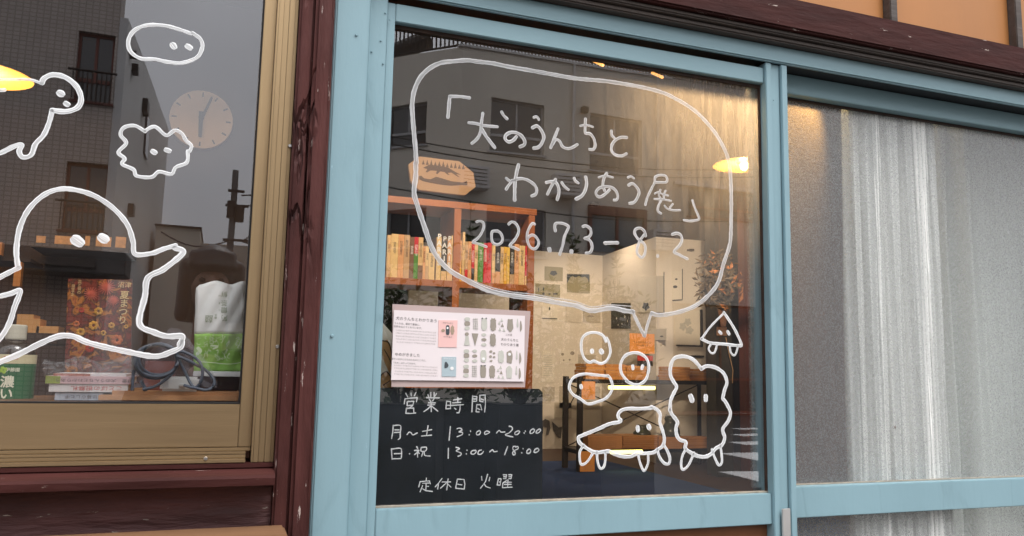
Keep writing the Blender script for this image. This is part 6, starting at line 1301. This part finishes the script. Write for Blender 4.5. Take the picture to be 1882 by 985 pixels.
# shrubs on the near side of the street
LEAF = mat('shrub_leaf', (.045, .080, .027), .45, var=.5, scale=30, col2=(.10, .16, .04)); STEM = mat('shrub_stem', (.05, .035, .025), .8)
PLT = mat('planter_box', (.028, .028, .03), .6)  # planters made tall and dark so the blackboard mirrors a dark view
for i, (u, vt, w, lab) in enumerate(((745, 448, 60, 'leafy shrub mirrored at the left end of the lettered pane'), (868, 372, 58, 'tallest leafy shrub, mirrored behind the numeral 2'), (960, 415, 70, 'leafy shrub mirrored between the books and the white partition'), (1050, 425, 66, 'leafy shrub mirrored around the figure 7'), (1135, 448, 55, 'smaller leafy shrub at the right end of the mirrored row'))):
    Y = 3.3+.25*(i % 2); top = RM(u, vt, Y); k = (P(u, vt, Y)-CAM).dot(Fv)/FOC; R = w*k
    t = thing('leafy_shrub' if i == 0 else 'leafy_shrub.%03d' % i, lab, 'shrub', (top.x, -Y, .10), 'shrubs in tall dark planters')
    g = G(); g.box(top.x-.19, top.x+.19, -Y-.16, -Y+.16, .101, 1.02); put('planter', g, PLT, t, bevel=.01); g = G(); g.box(top.x-.17, top.x+.17, -Y-.14, -Y+.14, 1.0205, 1.03); put('soil', g, GASKET, t)
    g = G(); gl_ = G(); rnd = random.Random(40+i)
    for s in range(24):
        a_ = rnd.uniform(0, 6.28); rr = R*rnd.random()**.6; zt = (top.z-.1)*(1-.28*(rr/R)**2)*max(1.12, 1)*rnd.uniform(.75, 1.0) if False else 1.05+(top.z-1.08)*(1-.35*(rr/R)**2)*rnd.uniform(.3, 1.0)
        if s == 0: rr = R*.1; zt = top.z-.03
        e_ = Vector((top.x+rr*math.cos(a_), -Y+rr*.7*math.sin(a_), zt)); b0 = Vector((top.x+.03*math.cos(a_), -Y+.03*math.sin(a_), 1.03)); mdl = (b0+e_)/2+Vector((.12*math.cos(a_)*rr/R, .1*math.sin(a_), .06))
        pts = smooth_line([tuple(b0), tuple(mdl), tuple(e_)], .07); g.tube(pts, [max(.002, .008*(1-j/len(pts))) for j in range(len(pts))], 5)
        for j in range(2, len(pts)):
            if j/len(pts) < .25: continue
            for _ in range(3):
                d = Vector((rnd.gauss(0, 1), rnd.gauss(0, 1), abs(rnd.gauss(.3, .6)))); leaf(gl_, Vector(pts[j]), rnd.uniform(.05, .085), .34, d)
    for _ in range(380):
        p_ = Vector((top.x+rnd.gauss(0, R*.6), -Y+rnd.gauss(0, R*.35), rnd.uniform(1.02, 1.05+(top.z-1.05)*.7))); leaf(gl_, p_, rnd.uniform(.05, .08), .36)
    put('stem', g, STEM, t); put('foliage', gl_, LEAF, t, kind='stuff')

# ================================================================== the photographer (seen mirrored in the bronze window)
def capsules(g, segs, n=14):
    for (a_, ra), (b_, rb) in segs:
        a_, b_ = Vector(a_), Vector(b_); g.tube([a_, b_], [ra, rb], n); g.ball(a_, ra, n=n, m=8); g.ball(b_, rb, n=n, m=8)
hc = P(389, 520, 1.60); hx, hy, hz = hc.x, -1.62, hc.z
pr_ = thing('person', 'photographer with dark bobbed hair in dark clothes holding a phone up to the window', 'person', (hx, -1.72, .10))
sh = 1.25+.0; zs_ = hz-.30; bx, by = hx, -1.72
Lsh, Rsh = (bx-.17, by, zs_), (bx+.17, by, zs_); ph = Vector((.045, -1.475, 1.25))
Lel, Rel = (bx-.25, by+.04, zs_-.27), (bx+.25, by+.04, zs_-.27); Lwr, Rwr = (ph.x-.095, -1.53, 1.225), (ph.x+.115, -1.53, 1.225)
def fingers(side):
    out = []; s = side; w = Vector(Lwr if s < 0 else Rwr); ex = ph.x+s*.078
    palm = Vector((ex+s*.018, -1.50, 1.235)); out.append(((w, .022), (palm, .020))); out.append(((palm+Vector((0, 0, -.018)), .014), (palm+Vector((0, 0, .02)), .014)))
    for k, (dz, ln) in enumerate(((.032, .9), (.014, 1.0), (-.005, .93), (-.022, .75))):
        k0 = palm+Vector((s*.004, .008, dz)); k1 = k0+Vector((-s*.006, .032*ln, .002)); k2 = k1+Vector((-s*.028*ln, .004, 0)); k3 = k2+Vector((-s*.018*ln, -.001, 0))
        out += [((k0, .0085), (k1, .008)), ((k1, .008), (k2, .0072)), ((k2, .0072), (k3, .0062))]
    t0 = palm+Vector((-s*.008, -.004, .012)); t1 = t0+Vector((-s*.024, .002, .022)); t2 = t1+Vector((-s*.022, .004, .010)); out += [((t0, .011), (t1, .0095)), ((t1, .0095), (t2, .008))]
    return out
g = G(); zh = hz-.74
capsules(g, [((Lsh, .055), (Lel, .042)), ((Lel, .04), (Lwr, .026)), ((Rsh, .055), (Rel, .042)), ((Rel, .04), (Rwr, .026)), (((bx, by, zs_+.0), .10), ((bx, by, zs_-.25), .115)), ((Lsh, .06), (Rsh, .06)), (((bx, by, zs_-.25), .115), ((bx, by, zh), .13)),
    (((bx-.08, by, zh-.04), .09), ((bx-.09, by+.02, .55), .058)), (((bx-.09, by+.02, .55), .056), ((bx-.09, by-.02, .19), .04)), (((bx+.08, by, zh-.04), .09), ((bx+.09, by+.01, .55), .058)), (((bx+.09, by+.01, .55), .056), ((bx+.10, by-.03, .19), .04)),
    (((bx-.09, by-.03, .14), .035), ((bx-.10, by+.13, .135), .03)), (((bx+.10, by-.04, .14), .035), ((bx+.12, by+.12, .135), .03)), (((bx, by+.01, zs_+.02), .062), ((hx, hy-.02, hz-.10), .055))]+fingers(-1)+fingers(1))
g.ball((hx, hy-.01, hz), .076, .092, .11, 24, 16); g.ball((hx, hy+.045, hz-.055), .05, .045, .055, 16, 12)
capsules(g, [(((hx, hy+.085, hz+.005), .010), ((hx, hy+.103, hz-.028), .015)), (((hx-.02, hy+.083, hz-.062), .010), ((hx+.02, hy+.083, hz-.062), .010))])
for s in (-1, 1): g.ball((hx+s*.078, hy-.012, hz-.01), .012, .022, .032, 10, 8)
SKIN = mat('skin', (.36, .21, .15), .5, var=.06, scale=20)
bod = put('body', g, SKIN, pr_, smooth=True); r_ = bod.modifiers.new('r', 'REMESH'); r_.mode = 'VOXEL'; r_.voxel_size = .006; r_.use_smooth_shade = True
sm = bod.modifiers.new('s', 'SMOOTH'); sm.iterations = 3; sm.factor = .5
for s in (-1, 1): g = G(); g.ball((hx+s*.031, hy+.074, hz+.004), .012, .012, .009, 12, 8); put('eye', g, mat('eye_dark', (.03, .02, .015), .2), pr_, smooth=True)
HAIR = mat('dark_hair', (.014, .010, .009), .4, var=.4, scale=60, stretch=(1, 1, .1), bump=.6, bscale=90)
g = G(); g.ball((hx, hy-.028, hz+.035), .098, .102, .112, 22, 16)
for k in range(-9, 10):
    a_ = math.pi*1.5+k*.21; x_, y_ = hx+.086*math.cos(a_), hy-.02+.086*math.sin(a_)
    capsules(g, [(((x_, y_, hz+.06), .028), ((x_+.01*math.cos(a_), y_+.01*math.sin(a_), hz-.115), .024))], 8)
for k in range(-3, 4): capsules(g, [(((hx+k*.02, hy+.045, hz+.105-abs(k)*.004), .022), ((hx+k*.024, hy+.082-abs(k)*.004, hz+.052), .014))], 8)
hr = put('hair', g, HAIR, pr_, smooth=True); r_ = hr.modifiers.new('r', 'REMESH'); r_.mode = 'VOXEL'; r_.voxel_size = .007; r_.use_smooth_shade = True
CL = mat('charcoal_shirt', (.022, .020, .022), .85, var=.15, scale=30, bump=.2, bscale=80); TR = mat('black_trousers', (.015, .015, .018), .85)
g = G(); capsules(g, [((Lsh, .070), (Lel, .056)), ((Lel, .055), (Vector(Lwr)+(Vector(Lel)-Vector(Lwr))*.15, .038)), ((Rsh, .070), (Rel, .056)), ((Rel, .055), (Vector(Rwr)+(Vector(Rel)-Vector(Rwr))*.15, .038)), (((bx, by, zs_-.02), .115), ((bx, by, zs_-.25), .13)), ((Lsh, .072), (Rsh, .072)), (((bx-.05, by, zs_-.1), .12), ((bx-.04, by, zh-.02), .135)), (((bx+.05, by, zs_-.1), .12), ((bx+.04, by, zh-.02), .135))])
st_ = put('shirt', g, CL, pr_, smooth=True); r_ = st_.modifiers.new('r', 'REMESH'); r_.mode = 'VOXEL'; r_.voxel_size = .009; r_.use_smooth_shade = True
g = G(); capsules(g, [(((bx-.07, by, zh), .125), ((bx-.085, by, zh-.1), .105)), (((bx+.07, by, zh), .125), ((bx+.085, by, zh-.1), .105)), (((bx-.085, by, zh-.1), .105), ((bx-.09, by+.02, .55), .078)), (((bx-.09, by+.02, .55), .078), ((bx-.09, by-.02, .22), .068)), (((bx+.085, by, zh-.1), .105), ((bx+.09, by+.01, .55), .078)), (((bx+.09, by+.01, .55), .078), ((bx+.10, by-.03, .22), .068))])
tr_ = put('trousers', g, TR, pr_, smooth=True); r_ = tr_.modifiers.new('r', 'REMESH'); r_.mode = 'VOXEL'; r_.voxel_size = .009; r_.use_smooth_shade = True
for s, yy in ((-1, by), (1, by-.01)):
    g = G(); capsules(g, [(((bx+s*.10, yy-.05, .145), .042), ((bx+s*.105, yy+.13, .138), .036))]); put('shoe', g, GASKET, pr_, smooth=True)
t = thing('phone', 'dark phone held level in both hands in front of the window', 'phone', ph-Vector((0, 0, .04)))
g = G(); g.box(ph.x-.078, ph.x+.078, ph.y-.004, ph.y+.004, ph.z-.038, ph.z+.038); put('phone_body', g, GASKET, t, bevel=.003)
g = G(); g.box(ph.x-.074, ph.x+.074, ph.y-.0055, ph.y-.0042, ph.z-.034, ph.z+.034); put('screen', g, DGL, t)

flush_text()
fl.location.y -= .012     # the flyer hangs on the street side of the pane
